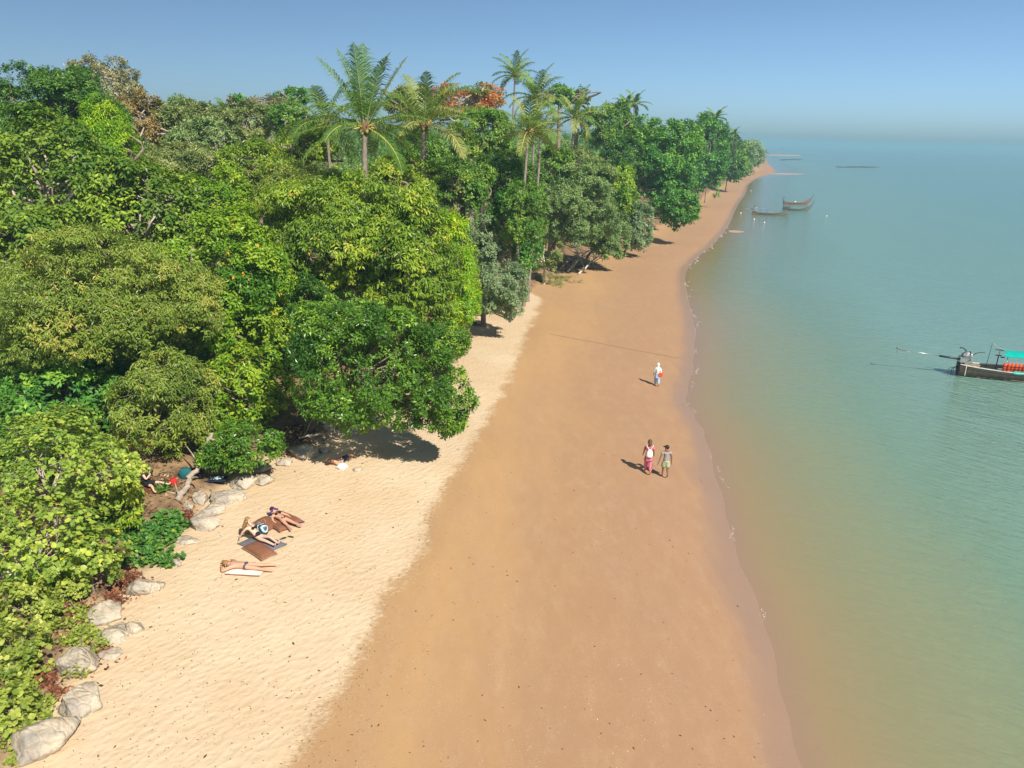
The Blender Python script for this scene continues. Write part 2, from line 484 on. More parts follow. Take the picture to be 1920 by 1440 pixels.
# ------------------------------------------------------------------ foliage
def leaf_material(name, stops, rough=.42, trans=.38, spec=.35, tone=(2.0, 1.76, 1.45)):
    m, nt, b = new_mat(name)
    L = nt.links
    r = ramp(nt, [(p, tuple(min(.8, v * f) for v, f in zip(c, tone))) for p, c in stops], A(nt, 'tint'))
    L.new(r.outputs[0], b.inputs['Base Color'])
    b.inputs['Roughness'].default_value = rough
    b.inputs['Specular IOR Level'].default_value = spec
    t = N(nt, 'BsdfTranslucent')
    L.new(mixc(nt, .35, r.outputs[0], (.25, .34, .02)), t.inputs[0])
    mx = N(nt, 'MixShader', i_0=trans)
    L.new(b.outputs[0], mx.inputs[1]); L.new(t.outputs[0], mx.inputs[2])
    L.new(mx.outputs[0], nt.nodes['Material Output'].inputs['Surface'])
    return m
ORANGE = (.72, .22, .02)
SPECIES = {   # stops of leaf colour, leaf length, width/length, leaves per sprig, spread of leaves along the shoot, droop, cover
    'mango': dict(stops=[(0, (.045, .10, .012)), (.4, (.10, .185, .018)), (.75, (.17, .27, .028)), (.97, (.27, .33, .05)), (1, (.30, .20, .06))], L=.30, w=.34, m=11, droop=.85, cov=4.6),
    'mango_dull': dict(stops=[(0, (.05, .095, .018)), (.5, (.12, .19, .034)), (.85, (.19, .265, .055)), (1, (.30, .26, .09))], L=.27, w=.30, m=11, droop=.8, cov=4.4),
    'bright': dict(stops=[(0, (.03, .105, .008)), (.45, (.105, .215, .016)), (.8, (.17, .265, .026)), (.975, (.21, .32, .03)), (.985, ORANGE), (1, ORANGE)], L=.22, w=.52, m=9, droop=.45, cov=4.2),
    'broad': dict(stops=[(0, (.03, .09, .014)), (.5, (.092, .168, .024)), (.78, (.145, .23, .034)), (1, (.20, .31, .035))], L=.29, w=.55, m=9, droop=.6, cov=4.0),
    'glossy': dict(stops=[(0, (.02, .07, .012)), (.5, (.056, .142, .02)), (.85, (.105, .21, .028)), (1, (.2, .33, .03))], L=.19, w=.45, m=10, droop=.15, cov=4.6, rough=.3),
    'lime': dict(stops=[(0, (.06, .16, .008)), (.5, (.13, .27, .010)), (1, (.28, .37, .015))], L=.30, w=.22, m=14, droop=.6, cov=5.0),
    'dark': dict(tone=(2.1, 1.95, 1.6), stops=[(0, (.016, .055, .012)), (.5, (.045, .115, .022)), (.85, (.085, .175, .03)), (1, (.16, .24, .05))], L=.20, w=.48, m=10, droop=.3, cov=4.6),
    'mid': dict(tone=(2.1, 1.95, 1.6), stops=[(0, (.03, .085, .016)), (.5, (.075, .165, .03)), (.85, (.13, .225, .04)), (1, (.2, .27, .05))], L=.20, w=.48, m=10, droop=.3, cov=4.6),
    'deep': dict(tone=(2.1, 1.95, 1.6), stops=[(0, (.02, .08, .016)), (.5, (.05, .155, .028)), (.85, (.10, .22, .035)), (1, (.17, .28, .04))], L=.24, w=.55, m=9, droop=.3, cov=4.8),
    'silver': dict(tone=(1.7, 1.8, 1.65), stops=[(0, (.075, .115, .058)), (.5, (.145, .20, .105)), (1, (.235, .285, .165))], L=.12, w=.42, m=12, droop=.1, cov=4.6, rough=.55),
    'sage': dict(tone=(1.7, 1.8, 1.65), stops=[(0, (.07, .115, .04)), (.5, (.135, .195, .068)), (1, (.225, .27, .11))], L=.13, w=.42, m=12, droop=.15, cov=4.6, rough=.55),
    'olive': dict(tone=(1.7, 1.8, 1.65), stops=[(0, (.075, .10, .03)), (.5, (.15, .18, .055)), (1, (.25, .26, .095))], L=.14, w=.45, m=12, droop=.2, cov=4.4),
    'dry': dict(tone=(1.65, 1.7, 1.75), stops=[(0, (.13, .125, .06)), (.5, (.215, .20, .10)), (1, (.32, .28, .15))], L=.13, w=.45, m=11, droop=.2, cov=2.6),
    'rust': dict(tone=(1.65, 1.7, 1.75), stops=[(0, (.13, .105, .04)), (.5, (.225, .16, .055)), (1, (.34, .22, .075))], L=.15, w=.45, m=11, droop=.2, cov=3.4),
    'flame': dict(stops=[(0, (.05, .11, .03)), (.36, (.13, .18, .05)), (.5, (.30, .12, .055)), (1, (.40, .13, .06))], L=.2, w=.5, m=10, droop=.1, cov=3.2),
    'hibiscus': dict(stops=[(0, (.055, .115, .02)), (.4, (.13, .215, .036)), (.8, (.205, .29, .055)), (.985, (.27, .35, .06)), (.99, (.6, .42, .03)), (1, (.6, .42, .03))], L=.135, w=.92, m=7, droop=.3, cov=1.9),
    'glory': dict(stops=[(0, (.02, .085, .022)), (.5, (.05, .15, .035)), (.9, (.10, .23, .04)), (1, (.2, .3, .05))], L=.16, w=.95, m=7, droop=.2, cov=3.2),
    'creeper': dict(stops=[(0, (.07, .125, .02)), (.5, (.165, .235, .045)), (1, (.26, .32, .08))], L=.12, w=.85, m=7, droop=.1, cov=2.6),
}
for k, s in SPECIES.items():
    s['mat'] = leaf_material(k + '_leaf', s['stops'], s.get('rough', .42), tone=s.get('tone', (2.0, 1.76, 1.45)))

def unit(v): return v / (np.linalg.norm(v, axis=-1, keepdims=True) + 1e-9)

def sphere_pts(n, r):
    v = r.normal(size=(n, 3))
    return unit(v)

def leaf_geometry(pos, axis, L, w, m, droop, r, tint0):
    """rosettes of m leaves on each shoot; returns verts, quads, tint"""
    n = len(pos)
    axis = unit(axis)
    ref = np.where(np.abs(axis[:, 2:3]) < .9, np.array([[0, 0, 1.]]), np.array([[1., 0, 0]]))
    a = unit(np.cross(axis, ref)); b = np.cross(axis, a)
    k = np.arange(m)
    ang = k[None] * 2.4 + r.uniform(0, 6.28, (n, 1)) + r.normal(0, .25, (n, m))
    el = r.uniform(-.1, 1.0, (n, m))
    d = (a[:, None] * np.cos(ang)[..., None] + b[:, None] * np.sin(ang)[..., None]) * np.cos(el)[..., None] + axis[:, None] * np.sin(el)[..., None]
    d[..., 2] -= droop * r.uniform(.5, 1.3, (n, m))
    d = unit(d)
    base = pos[:, None] + axis[:, None] * (k[None, :, None] / m - .5) * L * 1.3 + d * L * .12
    nrm = axis[:, None] + np.array([0, 0, .6]) + r.normal(0, .35, (n, m, 3))
    nrm = unit(nrm - (nrm * d).sum(-1, keepdims=True) * d)
    side = np.cross(d, nrm)
    ll = (L * r.uniform(.7, 1.2, (n, m)))[..., None]
    ww = ll * w * .5
    p0 = base
    p1 = base + d * ll * .52 + side * ww + nrm * ll * .05
    p3 = base + d * ll * .52 - side * ww + nrm * ll * .05
    p2 = base + d * ll - nrm * ll * .12
    V = np.stack([p0, p1, p2, p3], 2).reshape(-1, 3)
    F = np.arange(len(V)).reshape(-1, 4)
    T = np.clip(tint0[:, None] + r.normal(0, .12, (n, m)), 0, .97)
    T = np.where(r.random((n, m)) < .006, 1.0, T)
    return V, F, np.repeat(T.reshape(-1), 4)

def crown_shoots(R, nshoot, r, lobes=None, gap=.0, flat=0., low=-.55):
    """shoots over a lumpy crown of radii R: boughs, each with smaller masses, each with shoots"""
    R = np.asarray(R, float) * .91
    nl = lobes or int(np.clip(18 + R.mean() * 3, 16, 40))
    c = sphere_pts(nl * 3, r)
    c = c[c[:, 2] > low][:nl]
    c = c * r.uniform(.5, .78, (len(c), 1))
    lr = r.uniform(.24, .42, len(c))
    sub = []
    for i in range(len(c)):
        ns = r.integers(6, 10)
        d = unit(sphere_pts(ns, r) + unit(c[i:i + 1]) * .75 + np.array([[0, 0, .35]]))
        q = c[i] + d * lr[i] * r.uniform(.55, .95, (ns, 1))
        t = .47 + .17 * r.normal() + r.normal(0, .13, ns)
        sub.append(np.column_stack([q, lr[i] * r.uniform(.38, .62, ns), np.full(ns, i), t]))
    sub = np.concatenate(sub)
    w = sub[:, 3] ** 2
    idx = r.choice(len(sub), nshoot, p=w / w.sum())
    out = unit(sub[:, :3] * 1.0)
    d = unit(sphere_pts(nshoot, r) + out[idx] * .8 + np.array([[0, 0, .4]]))
    p = sub[idx, :3] + d * sub[idx, 3:4] * np.cbrt(r.uniform(.35, 1, (nshoot, 1)))
    tint = np.clip(sub[idx, 5] + r.normal(0, .1, nshoot), 0, .95)
    loose = (r.random(nshoot) < .22) if not lobes else np.zeros(nshoot, bool)      # shoots between the boughs close the crown
    u = sphere_pts(nshoot, r)
    u[:, 2] = np.maximum(u[:, 2], low) 
    p = np.where(loose[:, None], u * r.uniform(.5, .9, (nshoot, 1)), p)
    d = np.where(loose[:, None], u, d)
    ax = unit(d * .8 + out[idx] * .5 + np.array([[0, 0, .5]]) + r.normal(0, .3, (nshoot, 3)))
    return p * R, ax, tint, c * R, sub[:, :3] * R, sub[:, 4].astype(int)

BARK = mat('bark', (.23, .18, .14), .9, .35, 5, .03)
BARK_PALE = mat('pale_bark', (.40, .33, .27), .9, .25, 6, .02)

def tree(name, label, px, py, Y, rx, ry, sp, base=None, rd=None, group=None, seed=0, cat='tree', bark=None, lobes=None, low=-.75,
         leafscale=1., cov=1.08, trunks=1, limbs=True):
    """crown centred on a point of the photograph at distance Y, radii given in its pixels"""
    s = SPECIES[sp]
    r = np.random.default_rng(1000 + seed + int(px * 7 + py))
    C = deep(px, py, Y)
    scale = np.linalg.norm(C - [0, 0, CAM_H]) / FOC
    RX, RZ = rx * scale, ry * scale
    if Y > 70: RX, RZ = RX * .95, RZ * .9
    RY = rd if rd else (RX + RZ) / 2
    bx, by = (C[0], C[1]) if base is None else (C[0] + base[0], C[1] + base[1])
    B = np.array([bx, by, gz(bx, by)])
    root = thing(name, label, cat, B, 0, group)
    pxm = scale / (1024 / 1920)                                  # metres per rendered pixel
    Lf = max(s['L'] * leafscale, 2.9 * pxm)
    area_px = math.pi * rx * ry * (1024 / 1920) ** 2
    leaf_px = .5 * (Lf / pxm) ** 2 * s['w']
    nleaf = area_px * s['cov'] * cov / leaf_px * 1.5
    nsh = int(np.clip(nleaf / s['m'], 60, 9000))
    p, ax, tint, lob, sub, own = crown_shoots((RX, RY, RZ), nsh, r, lobes, low=low)
    off = C - B
    V, F, T = leaf_geometry(p + off, ax, Lf, s['w'], s['m'], s['droop'], r, tint)
    V[:, 2] = np.maximum(V[:, 2], .05)
    me = np_mesh('crown', V, F, s['mat'], False)
    attr(me, 'tint', T)
    tag(link('crown', me, root), kind='stuff')
    # trunk, boughs and twigs
    mb = MB()
    hgt = max(off[2] + RZ, 1.)
    tr = (.022 * hgt ** .9 + .03) * (.5 if cat == 'shrub' else 1)
    fork = off * np.array([.55, .55, 0]) + np.array([0, 0, max(off[2] - RZ * .55, hgt * .22)])
    mb.tube(cr([(0, 0, -.3), fork * [.25, .25, .4] + r.normal(0, .06, 3) * hgt * .1, fork], 4), np.linspace(tr * 1.25, tr * .8, 9), 7)
    if limbs:
        for i, q in enumerate(lob):
            e = off + q
            mid = fork * .5 + e * .5 + r.normal(0, .08, 3) * hgt * [1, 1, .5]
            mb.tube(cr([fork, mid, e], 3), np.linspace(tr * .55, tr * .14, 7), 5, False)
            for j in np.nonzero(own == i)[0][:5]:
                m2 = (e + off + sub[j]) / 2 + r.normal(0, .05, 3)
                mb.tube([e, m2, off + sub[j] * 1.04], [tr * .15, tr * .09, tr * .04], 4, False)
    mb.build('trunk', bark or BARK, root, True)
    return root

FRONT, BACK = 'broad-leaved trees at the edge of the beach', 'trees of the wood behind the beach'
TREES = [  # name, label, px, py, distance, rx, ry, species, options
    # front row
    ('glossy_tree', 'dark glossy small-leaved tree overhanging the pale sand above the shaded man', 690, 690, 31.5, 165, 125, 'glossy', dict(base=(-3.2, 4.5), low=-.9)),
    ('glossy_tree', 'lighter green bough-heavy tree whose lowest right branches hang over the pale sand', 822, 745, 31, 62, 82, 'glossy', dict(base=(-5, 4), low=-1, seed=3)),
    ('small_tree', 'low bushy tree poking out over the sand in front of the distant lying man', 838, 640, 42.5, 52, 48, 'glossy', dict(base=(-2.5, 2.5), seed=5)),
    ('mango_tree', 'big mango-like tree with drooping light leaves directly below the tallest near palm', 640, 455, 45, 175, 125, 'mango', dict()),
    ('mango_tree', 'mango-like tree with pale hanging leaves between the palm and the feathery lime tree', 765, 500, 44, 105, 150, 'mango', dict(seed=2, base=(-1, 0))),
    ('mango_tree', 'bronze-tinged mango-like tree with dark hollows left of the near palm trunk', 560, 375, 50, 105, 72, 'mango_dull', dict(seed=4)),
    ('mango_tree', 'yellow-green mango-like tree behind and right of the near palm trunk', 745, 350, 54, 85, 62, 'mango', dict(seed=6)),
    ('feathery_tree', 'narrow lime green feathery tree at the right edge of the front trees', 853, 520, 48, 48, 130, 'lime', dict(low=-1)),
    ('cashew_tree', 'bright green big-leaved tree dotted with orange leaves in the middle of the wood', 430, 540, 38, 120, 150, 'bright', dict(low=-.8)),
    ('cashew_tree', 'lime leaved orange-spotted tree hanging low beside the dark glossy tree', 460, 735, 33.5, 78, 105, 'bright', dict(seed=8, base=(-1.5, 1), low=-1)),
    ('hanging_tree', 'small dark green tree drooping over the grey boulders', 455, 835, 29, 75, 45, 'glossy', dict(base=(-1.8, 2.5), low=-1, seed=1)),
    ('olive_tree', 'broad dull olive tree with fine drooping leaves in the left half of the wood', 185, 570, 33, 205, 130, 'mango_dull', dict(leafscale=.72)),
    ('olive_tree', 'dull olive tree trailing down above the person in black', 305, 765, 30, 88, 105, 'mango_dull', dict(seed=9, base=(-1.5, .8), low=-1, leafscale=.8)),
    ('shade_tree', 'dark leafy tree in the shadow beneath the broad olive tree', 120, 730, 31.5, 130, 62, 'deep', dict(low=-.8)),
    ('broad_leaf_tree', 'open big-leaved tree with bare forked branches at the far left', 95, 335, 42, 135, 100, 'broad', dict(bark=BARK_PALE)),
    ('broad_leaf_tree', 'big-leaved tree with yellow new shoots right of the bare forked branches', 260, 405, 42, 110, 95, 'broad', dict(seed=3, bark=BARK_PALE)),
    ('broad_leaf_tree', 'round green tree at the left edge just above the broad olive tree', 60, 455, 37, 95, 62, 'broad', dict(seed=5)),
    ('leafy_tree', 'fresh green tree between the broad leaved trees and the bronze mango', 400, 405, 45, 95, 75, 'bright', dict(seed=7)),
    ('leafy_tree', 'deep green tree in the hollow between the orange-dotted tree and the mango', 570, 590, 41, 85, 70, 'glossy', dict(seed=4)),
    ('mango_tree', 'yellowish mango-like tree standing before the grey bushes', 480, 315, 56, 70, 50, 'mango', dict(seed=11)),
    ('mango_tree', 'bright yellow-green tree left of the near palm crown', 575, 270, 60, 62, 42, 'mango', dict(seed=12)),
    # left hill
    ('hill_tree', 'tall dark small-leaved tree on the left hill against the sky', 85, 268, 60, 150, 108, 'dark', dict(low=-.9)),
    ('hill_tree', 'dark tree top rising right of the tallest dark crown on the left hill', 132, 212, 62, 42, 44, 'dark', dict(seed=4)),
    ('lime_tree', 'sunlit yellow-green tree on the slope right of the dark hill tree', 208, 275, 57, 46, 82, 'lime', dict(seed=3, low=-1)),
    ('dry_tree', 'tall half-bare yellowish tree highest on the left skyline', 192, 168, 78, 62, 54, 'dry', dict(bark=BARK_PALE)),
    ('rusty_tree', 'orange-brown leaved tree below the half-bare skyline tree', 262, 225, 74, 42, 48, 'rust', dict(bark=BARK_PALE)),
    ('dry_tree', 'half-bare brownish tree between the sunlit lime tree and the rusty one', 232, 185, 76, 38, 35, 'dry', dict(bark=BARK_PALE, seed=3)),
    ('grey_bush', 'grey-olive thicket tree just right of the rusty tree', 318, 240, 76, 50, 48, 'olive', dict(bark=BARK_PALE)),
    ('grey_bush', 'rounded grey-green tree in the dip of the wood', 385, 262, 70, 62, 38, 'sage', dict(bark=BARK_PALE, seed=2)),
    ('grey_bush', 'wide brown-olive scrub tree in front of the rounded grey-green tree', 345, 305, 62, 95, 34, 'olive', dict(bark=BARK_PALE, seed=5)),
    ('grey_bush', 'pale olive tree on the skyline dip left of the small dark palm', 385, 215, 92, 48, 26, 'olive', dict(seed=6)),
    ('scrub_tree', 'olive tree right below the small dark skyline palm', 470, 235, 84, 52, 38, 'olive', dict(seed=8)),
    ('scrub_tree', 'pale dry tree top on the skyline between two green ones', 500, 200, 96, 40, 22, 'dry', dict(seed=9, cov=1.0)),
    ('scrub_tree', 'vivid dark green round tree on the skyline dip', 448, 195, 100, 24, 18, 'deep', dict()),
    ('scrub_tree', 'blue-green airy tree on the skyline left of the near palm', 548, 185, 105, 34, 20, 'deep', dict(seed=2)),
    ('scrub_tree', 'olive green tree under the blue-green airy skyline tree', 545, 228, 82, 48, 30, 'mid', dict(seed=3)),
    ('scrub_tree', 'faint bluish tree top in the lowest skyline dip', 340, 198, 150, 22, 16, 'sage', dict(seed=1)),
    # behind the palms
    ('round_tree', 'grey-brown dome of a tree behind the second coconut palm', 775, 195, 98, 52, 38, 'olive', dict(seed=1)),
    ('flame_tree', 'flame tree with red-orange blossom on the skyline', 885, 195, 92, 82, 38, 'flame', dict(bark=BARK_PALE)),
    ('leafy_tree', 'mid green tree below the red-orange blossom', 905, 262, 76, 75, 58, 'mid', dict(seed=21)),
    ('leafy_tree', 'dark green tree in the middle distance right of the second palm trunk', 945, 335, 66, 70, 62, 'dark', dict(seed=22)),
    ('leafy_tree', 'green rounded tree just above the feathery lime tree', 868, 345, 60, 62, 55, 'mid', dict(seed=23)),
    ('leafy_tree', 'olive green tree behind the drooping second palm fronds', 800, 300, 70, 55, 50, 'mid', dict(seed=24)),
    ('leafy_tree', 'dark green bush tree beside the upper silver tree', 955, 420, 62, 52, 65, 'deep', dict(seed=25)),
    ('silver_tree', 'upper of two blue-grey silvery trees behind the lime tree', 908, 462, 58, 46, 52, 'silver', dict()),
    ('silver_tree', 'lower blue-grey silvery tree reaching out over the pale sand', 942, 535, 54, 62, 58, 'silver', dict(seed=2, base=(-3.2, 5.0), low=-1)),
    ('silver_tree', 'deep green small tree between the two silvery trees and the pale-trunked one', 985, 468, 66, 34, 50, 'deep', dict(seed=4)),
    ('leafy_tree', 'dark green tree hiding the foot of the long pale palm trunk', 985, 402, 57, 46, 62, 'mid', dict(seed=41, base=(-4, 7))),
    ('sage_tree', 'large grey-green tree mass over the tangle of dead branches', 1085, 395, 83, 92, 95, 'sage', dict(low=-.8, base=(-3, 6))),
    ('sage_tree', 'grey-green tree right of the dead branches', 1140, 445, 87, 48, 48, 'sage', dict(seed=3, base=(-2, 5), low=-.9)),
    ('sage_tree', 'yellowish grey-green small tree with a white forked trunk', 1022, 478, 77, 42, 34, 'olive', dict(bark=mat('white_bark', (.62, .56, .47), .8, .15, 9), lobes=10)),
    ('leafy_tree', 'brown-tinged tree at the feet of the far leaning palm', 1085, 315, 98, 58, 44, 'olive', dict(seed=26)),
    ('leafy_tree', 'green tree between the pale slender palm trunk and the leaning palm', 1035, 335, 86, 50, 62, 'mid', dict(seed=27)),
    ('lime_tree', 'upright yellow-green tree among grey ones near the beach bend', 1160, 375, 100, 32, 78, 'bright', dict(seed=28, low=-1)),
    ('silver_tree', 'bluish silver bush at the sand edge below the dark dense trees', 1198, 420, 99, 30, 52, 'silver', dict(seed=5, low=-1, base=(-1, 4))),
    ('dense_tree', 'round topped bright green tree left of the dark dense pair', 1140, 240, 128, 58, 52, 'mid', dict(seed=29)),
    ('dense_tree', 'biggest dark dense tree above the far bend of the beach', 1240, 300, 126, 72, 92, 'deep', dict(seed=30, low=-1, base=(-6, 4))),
    ('dense_tree', 'low spreading branch-heavy tree touching the sand at the far bend', 1268, 392, 112, 48, 40, 'deep', dict(seed=31, base=(-8, 9), low=-1)),
    ('dense_tree', 'dark dense tree right of the biggest one', 1322, 288, 180, 50, 84, 'deep', dict(seed=32, low=-1, base=(-7, 4))),
    ('dense_tree', 'shaded tree in the gap left of the biggest dark dense tree', 1165, 300, 122, 44, 50, 'dark', dict(seed=33)),
    ('dense_tree', 'small green tree at the sand right of the dark dense pair', 1372, 296, 240, 31, 50, 'mid', dict(seed=34, low=-1, base=(-6, 3))),
    ('far_tree', 'hazy pale green tree last on the point', 1412, 288, 400, 21, 27, 'sage', dict(seed=1, low=-1)),
    ('far_tree', 'hazy grey-green tree second from the point', 1394, 298, 320, 20, 36, 'sage', dict(seed=2, low=-1)),
    ('far_tree', 'dark round tree top on the skyline right of the tall slender palm', 1050, 180, 125, 26, 20, 'deep', dict(seed=3)),
    ('far_tree', 'light airy tree top right of the dark round skyline tree', 1085, 180, 130, 22, 18, 'mid', dict(seed=4, cov=.6)),
]
for t in TREES:
    tree(*t[:8], group=FRONT if t[4] < 50 else BACK, **t[8])

# ------------------------------------------------------------------ coconut palms
def palm_mats():
    out = []
    for nm, st in (('palm_leaf', [(0, (.035, .085, .016)), (.5, (.085, .155, .025)), (1, (.19, .25, .05))]),
                   ('palm_leaf_dry', [(0, (.10, .12, .035)), (.5, (.19, .205, .06)), (1, (.33, .30, .12))])):
        out.append(leaf_material(nm, st, .38, .35, .4, (1.45, 1.6, 1.4)))
    return out
PALM, PALM_DRY = palm_mats()
RIB = mat('frond_rib', (.50, .40, .10), .5, .15, 3)
RIB_G = mat('green_frond_rib', (.26, .30, .07), .5, .15, 3)
TRUNK_P = mat('palm_trunk', (.25, .205, .165), .9, .3, 4, .05)
FIBRE = mat('palm_fibre', (.16, .09, .05), .95, .35, 12, .04)
COCO = mat('coconut_husk', (.20, .22, .05), .5, .25, 6)

def frond(root, az, el, length, droop, r, mtl, rib, leaflet=.235, n=46, width=.045, sag=.8, bend=0.):
    """one feather leaf: arched rib and two rows of leaflets"""
    ns = 12
    t = np.linspace(0, 1, ns)
    e = el - droop * t ** 1.35
    a = az + bend * t ** 2
    d = np.stack([np.cos(a) * np.cos(e), np.sin(a) * np.cos(e), np.sin(e)], 1)
    P = np.vstack([[0, 0, 0], np.cumsum(d[:-1] * length / (ns - 1), 0)])
    mb = MB(); mb.tube(P, np.linspace(.045, .008, ns) * max(1, width / .052) ** .5, 4, False)
    rb = mb.mesh('rib', rib, True)
    ti = np.repeat(np.linspace(.14, .995, n), 2)
    sg = np.tile([1., -1.], n)
    m = len(ti)
    x = ti * (ns - 1); i = np.minimum(x.astype(int), ns - 2); f = (x - i)[:, None]
    p = P[i] * (1 - f) + P[i + 1] * f
    dd = unit(d[i] * (1 - f) + d[np.minimum(i + 1, ns - 1)] * f)
    side = unit(np.cross(dd, np.array([0, 0, 1.]))) * sg[:, None]
    upv = np.cross(side, dd) * sg[:, None]
    L = length * leaflet * np.sin(np.clip(ti * .93 + .1, 0, 1) * math.pi) ** .55 * r.uniform(.85, 1.1, m) + .12
    fwd = .35 + .5 * ti
    q = unit(side + dd * (fwd + r.normal(0, .1, m))[:, None] + upv * (.28 + r.normal(0, .08, m))[:, None])
    tipd = unit(q + np.array([0, 0, -1.]) * (sag * r.uniform(.7, 1.6, m))[:, None])
    wv = unit(np.cross(q, upv)) * (width * .5)
    wv = wv * (1 + .0 * L[:, None])
    b0, b1 = p - wv * .8, p + wv * .8
    mid = p + q * L[:, None] * .5
    tip = mid + tipd * L[:, None] * .55
    V = np.stack([b0, b1, mid + wv, tip, mid - wv], 1).reshape(-1, 3)
    k = np.arange(m) * 5
    F4 = np.stack([k, k + 1, k + 2, k + 4], 1); F3 = np.stack([k + 4, k + 2, k + 3], 1)
    me = np_mesh('frond', V, [F4, F3], mtl, False)
    attr(me, 'tint', np.repeat(np.clip(.5 + r.normal(0, .2, m) + r.normal(0, .12), 0, 1), 5))
    o = link('frond', me, root)
    link('rib', rb, o)
    return o

PALMS = 'coconut palms rising from the wood'
def palm(label, px, py, Y, foot, crown_px, fronds=None, nf=20, dry=0., seed=0, lean=None, trunk_r=.12, near=False):
    """crown heart at a pixel and distance; foot = offset of the trunk base in metres; crown_px = frond length in photograph pixels"""
    r = np.random.default_rng(500 + seed)
    C = deep(px, py, Y)
    sc = np.linalg.norm(C - [0, 0, CAM_H]) / FOC
    bx, by = C[0] + foot[0], C[1] + foot[1]
    B = np.array([bx, by, gz(bx, by)])
    root = thing('coconut_palm', label, 'palm tree', B, 0, PALMS)
    off = C - B
    n = 26
    ks = np.linspace(0, 1, n)
    path = cr([(0, 0, -.3), off * [.35, .35, .33], off * [.8, .8, .7], off], 9)
    rr = np.interp(np.linspace(0, 1, len(path)), [0, .06, .5, 1], [trunk_r * 1.7, trunk_r * 1.15, trunk_r * .95, trunk_r * .8])
    rr *= 1 + .05 * np.sin(np.arange(len(path)) * 2.2)
    mb = MB(); mb.tube(path, rr, 9)
    mb.build('trunk', TRUNK_P, root, True)
    crown = link('crown_shaft', MB.mesh(_shaft(trunk_r, r), 'crown_shaft', FIBRE, True), root)
    crown.location = off
    wid = max(.045, .85 * sc / (1024 / 1920))
    nl = int(np.clip(crown_px * .36, 16, 52))
    if fronds is None:
        fronds = []
        for i in range(nf):
            u = (i + .5) / nf
            fronds.append((i * 137.5 + r.uniform(-12, 12), 82 - 105 * u ** .9 + r.uniform(-8, 8), r.uniform(.85, 1.1), 45 + 40 * u + r.uniform(-8, 12)))
    fronds = [q for q in fronds if q[1] > -3 or not 225 < q[0] % 360 < 315]
    for i, (az, el, ln, dr) in enumerate(fronds):
        old = r.random() < dry or (el < 5 and r.random() < dry * 1.6)
        f = frond(root, math.radians(az), math.radians(el), ln * crown_px * sc, math.radians(dr), r, PALM_DRY if old else PALM, RIB if (el < 45 and near) else RIB_G, width=wid, n=nl,
                  bend=r.uniform(-.25, .25))
        f.location = off + np.array([math.cos(math.radians(az)), math.sin(math.radians(az)), .4]) * trunk_r * .6
    for k in range(4 if near else 0):
        c = MB(); c.ball((0, 0, 0), (.11, .11, .14), 8, 6)
        o = c.build('coconut', COCO, root, True)
        a = r.uniform(0, 6.28); o.location = off + np.array([math.cos(a) * .26, math.sin(a) * .26, -.18 - r.uniform(0, .12)])
    return root
def _shaft(tr, r):
    mb = MB()
    mb.tube([(0, 0, -.35), (0, 0, -.1), (0, 0, .2), (0, 0, .5)], [tr * .9, tr * 1.7, tr * 1.3, tr * .3], 9)
    for k in range(9):
        a = k * .75
        mb.tube([(math.cos(a) * tr * .8, math.sin(a) * tr * .8, -.15), (math.cos(a) * tr * 2.2, math.sin(a) * tr * 2.2, .1 + r.uniform(-.3, .2))], [.05, .03], 4)
    return mb

NEAR = [  # azimuth (0 = right, 90 = away), elevation, relative length, droop
    (172, 66, 1.02, 28), (160, 79, 1.0, 22), (95, 88, 1.02, 12), (250, 84, 1.0, 18), (20, 80, .98, 26), (10, 62, 1.02, 10), (320, 72, .95, 30),
    (200, 48, .85, 95), (178, 20, .85, 46), (186, 4, .98, 38), (345, 24, .88, 46), (3, 8, .78, 60), (335, -22, .8, 62), (205, -12, .9, 40),
    (120, 55, .9, 60), (60, 50, .9, 60), (75, 20, .85, 60), (140, 18, .85, 60), (240, 10, .8, 62), (40, -5, .8, 60), (95, -5, .8, 60)]
palm('tallest near coconut palm with yellow ribbed fronds and grey trunk', 684, 240, 46, (-1.0, .3), 136, NEAR, near=True, seed=1, trunk_r=.19, dry=.12)
palm('dark bluish coconut palm half hidden left behind the tallest near palm', 612, 232, 58, (.5, 1), 95, nf=13, seed=2, dry=0)
palm('second coconut palm with drooping straw-coloured fronds right of the tallest', 795, 236, 55, (-.6, 0), 112, nf=24, seed=3, dry=.35, near=True, trunk_r=.2)
palm('slender tall palm standing highest on the skyline', 966, 142, 96, (-1.2, 1), 50, nf=18, seed=4, dry=.05)
palm('bushy palm just right of the tallest skyline palm', 1006, 185, 84, (-.8, 0), 62, nf=20, seed=5, dry=.2)
palm('palm with long pale slim trunk in front of the bushy one', 990, 248, 61, (-1.0, -.5), 72, nf=22, seed=6, dry=.3, near=True, trunk_r=.12)
palm('palm with reddish trunk behind the long pale trunk', 1014, 250, 68, (-.7, 0), 58, nf=18, seed=16, dry=.5)
palm('leaning palm with hanging brown leaves left of the round topped tree', 1078, 222, 90, (-1.9, 0), 58, nf=19, seed=7, dry=.35)
palm('left palm of the pair showing over the round topped tree', 1174, 196, 150, (0, 2), 26, nf=12, seed=8)
palm('right palm of the pair showing over the round topped tree', 1190, 196, 146, (0, 2), 32, nf=12, seed=9)
palm('single small palm over the right dark dense tree', 1342, 222, 190, (0, 3), 26, nf=14, seed=10)
palm('faint tiny palm nearest the point', 1376, 252, 240, (0, 3), 16, nf=12, seed=11)
palm('small dark fan of palm fronds on the skyline dip at left', 424, 212, 86, (0, 1), 36, nf=9, seed=12)

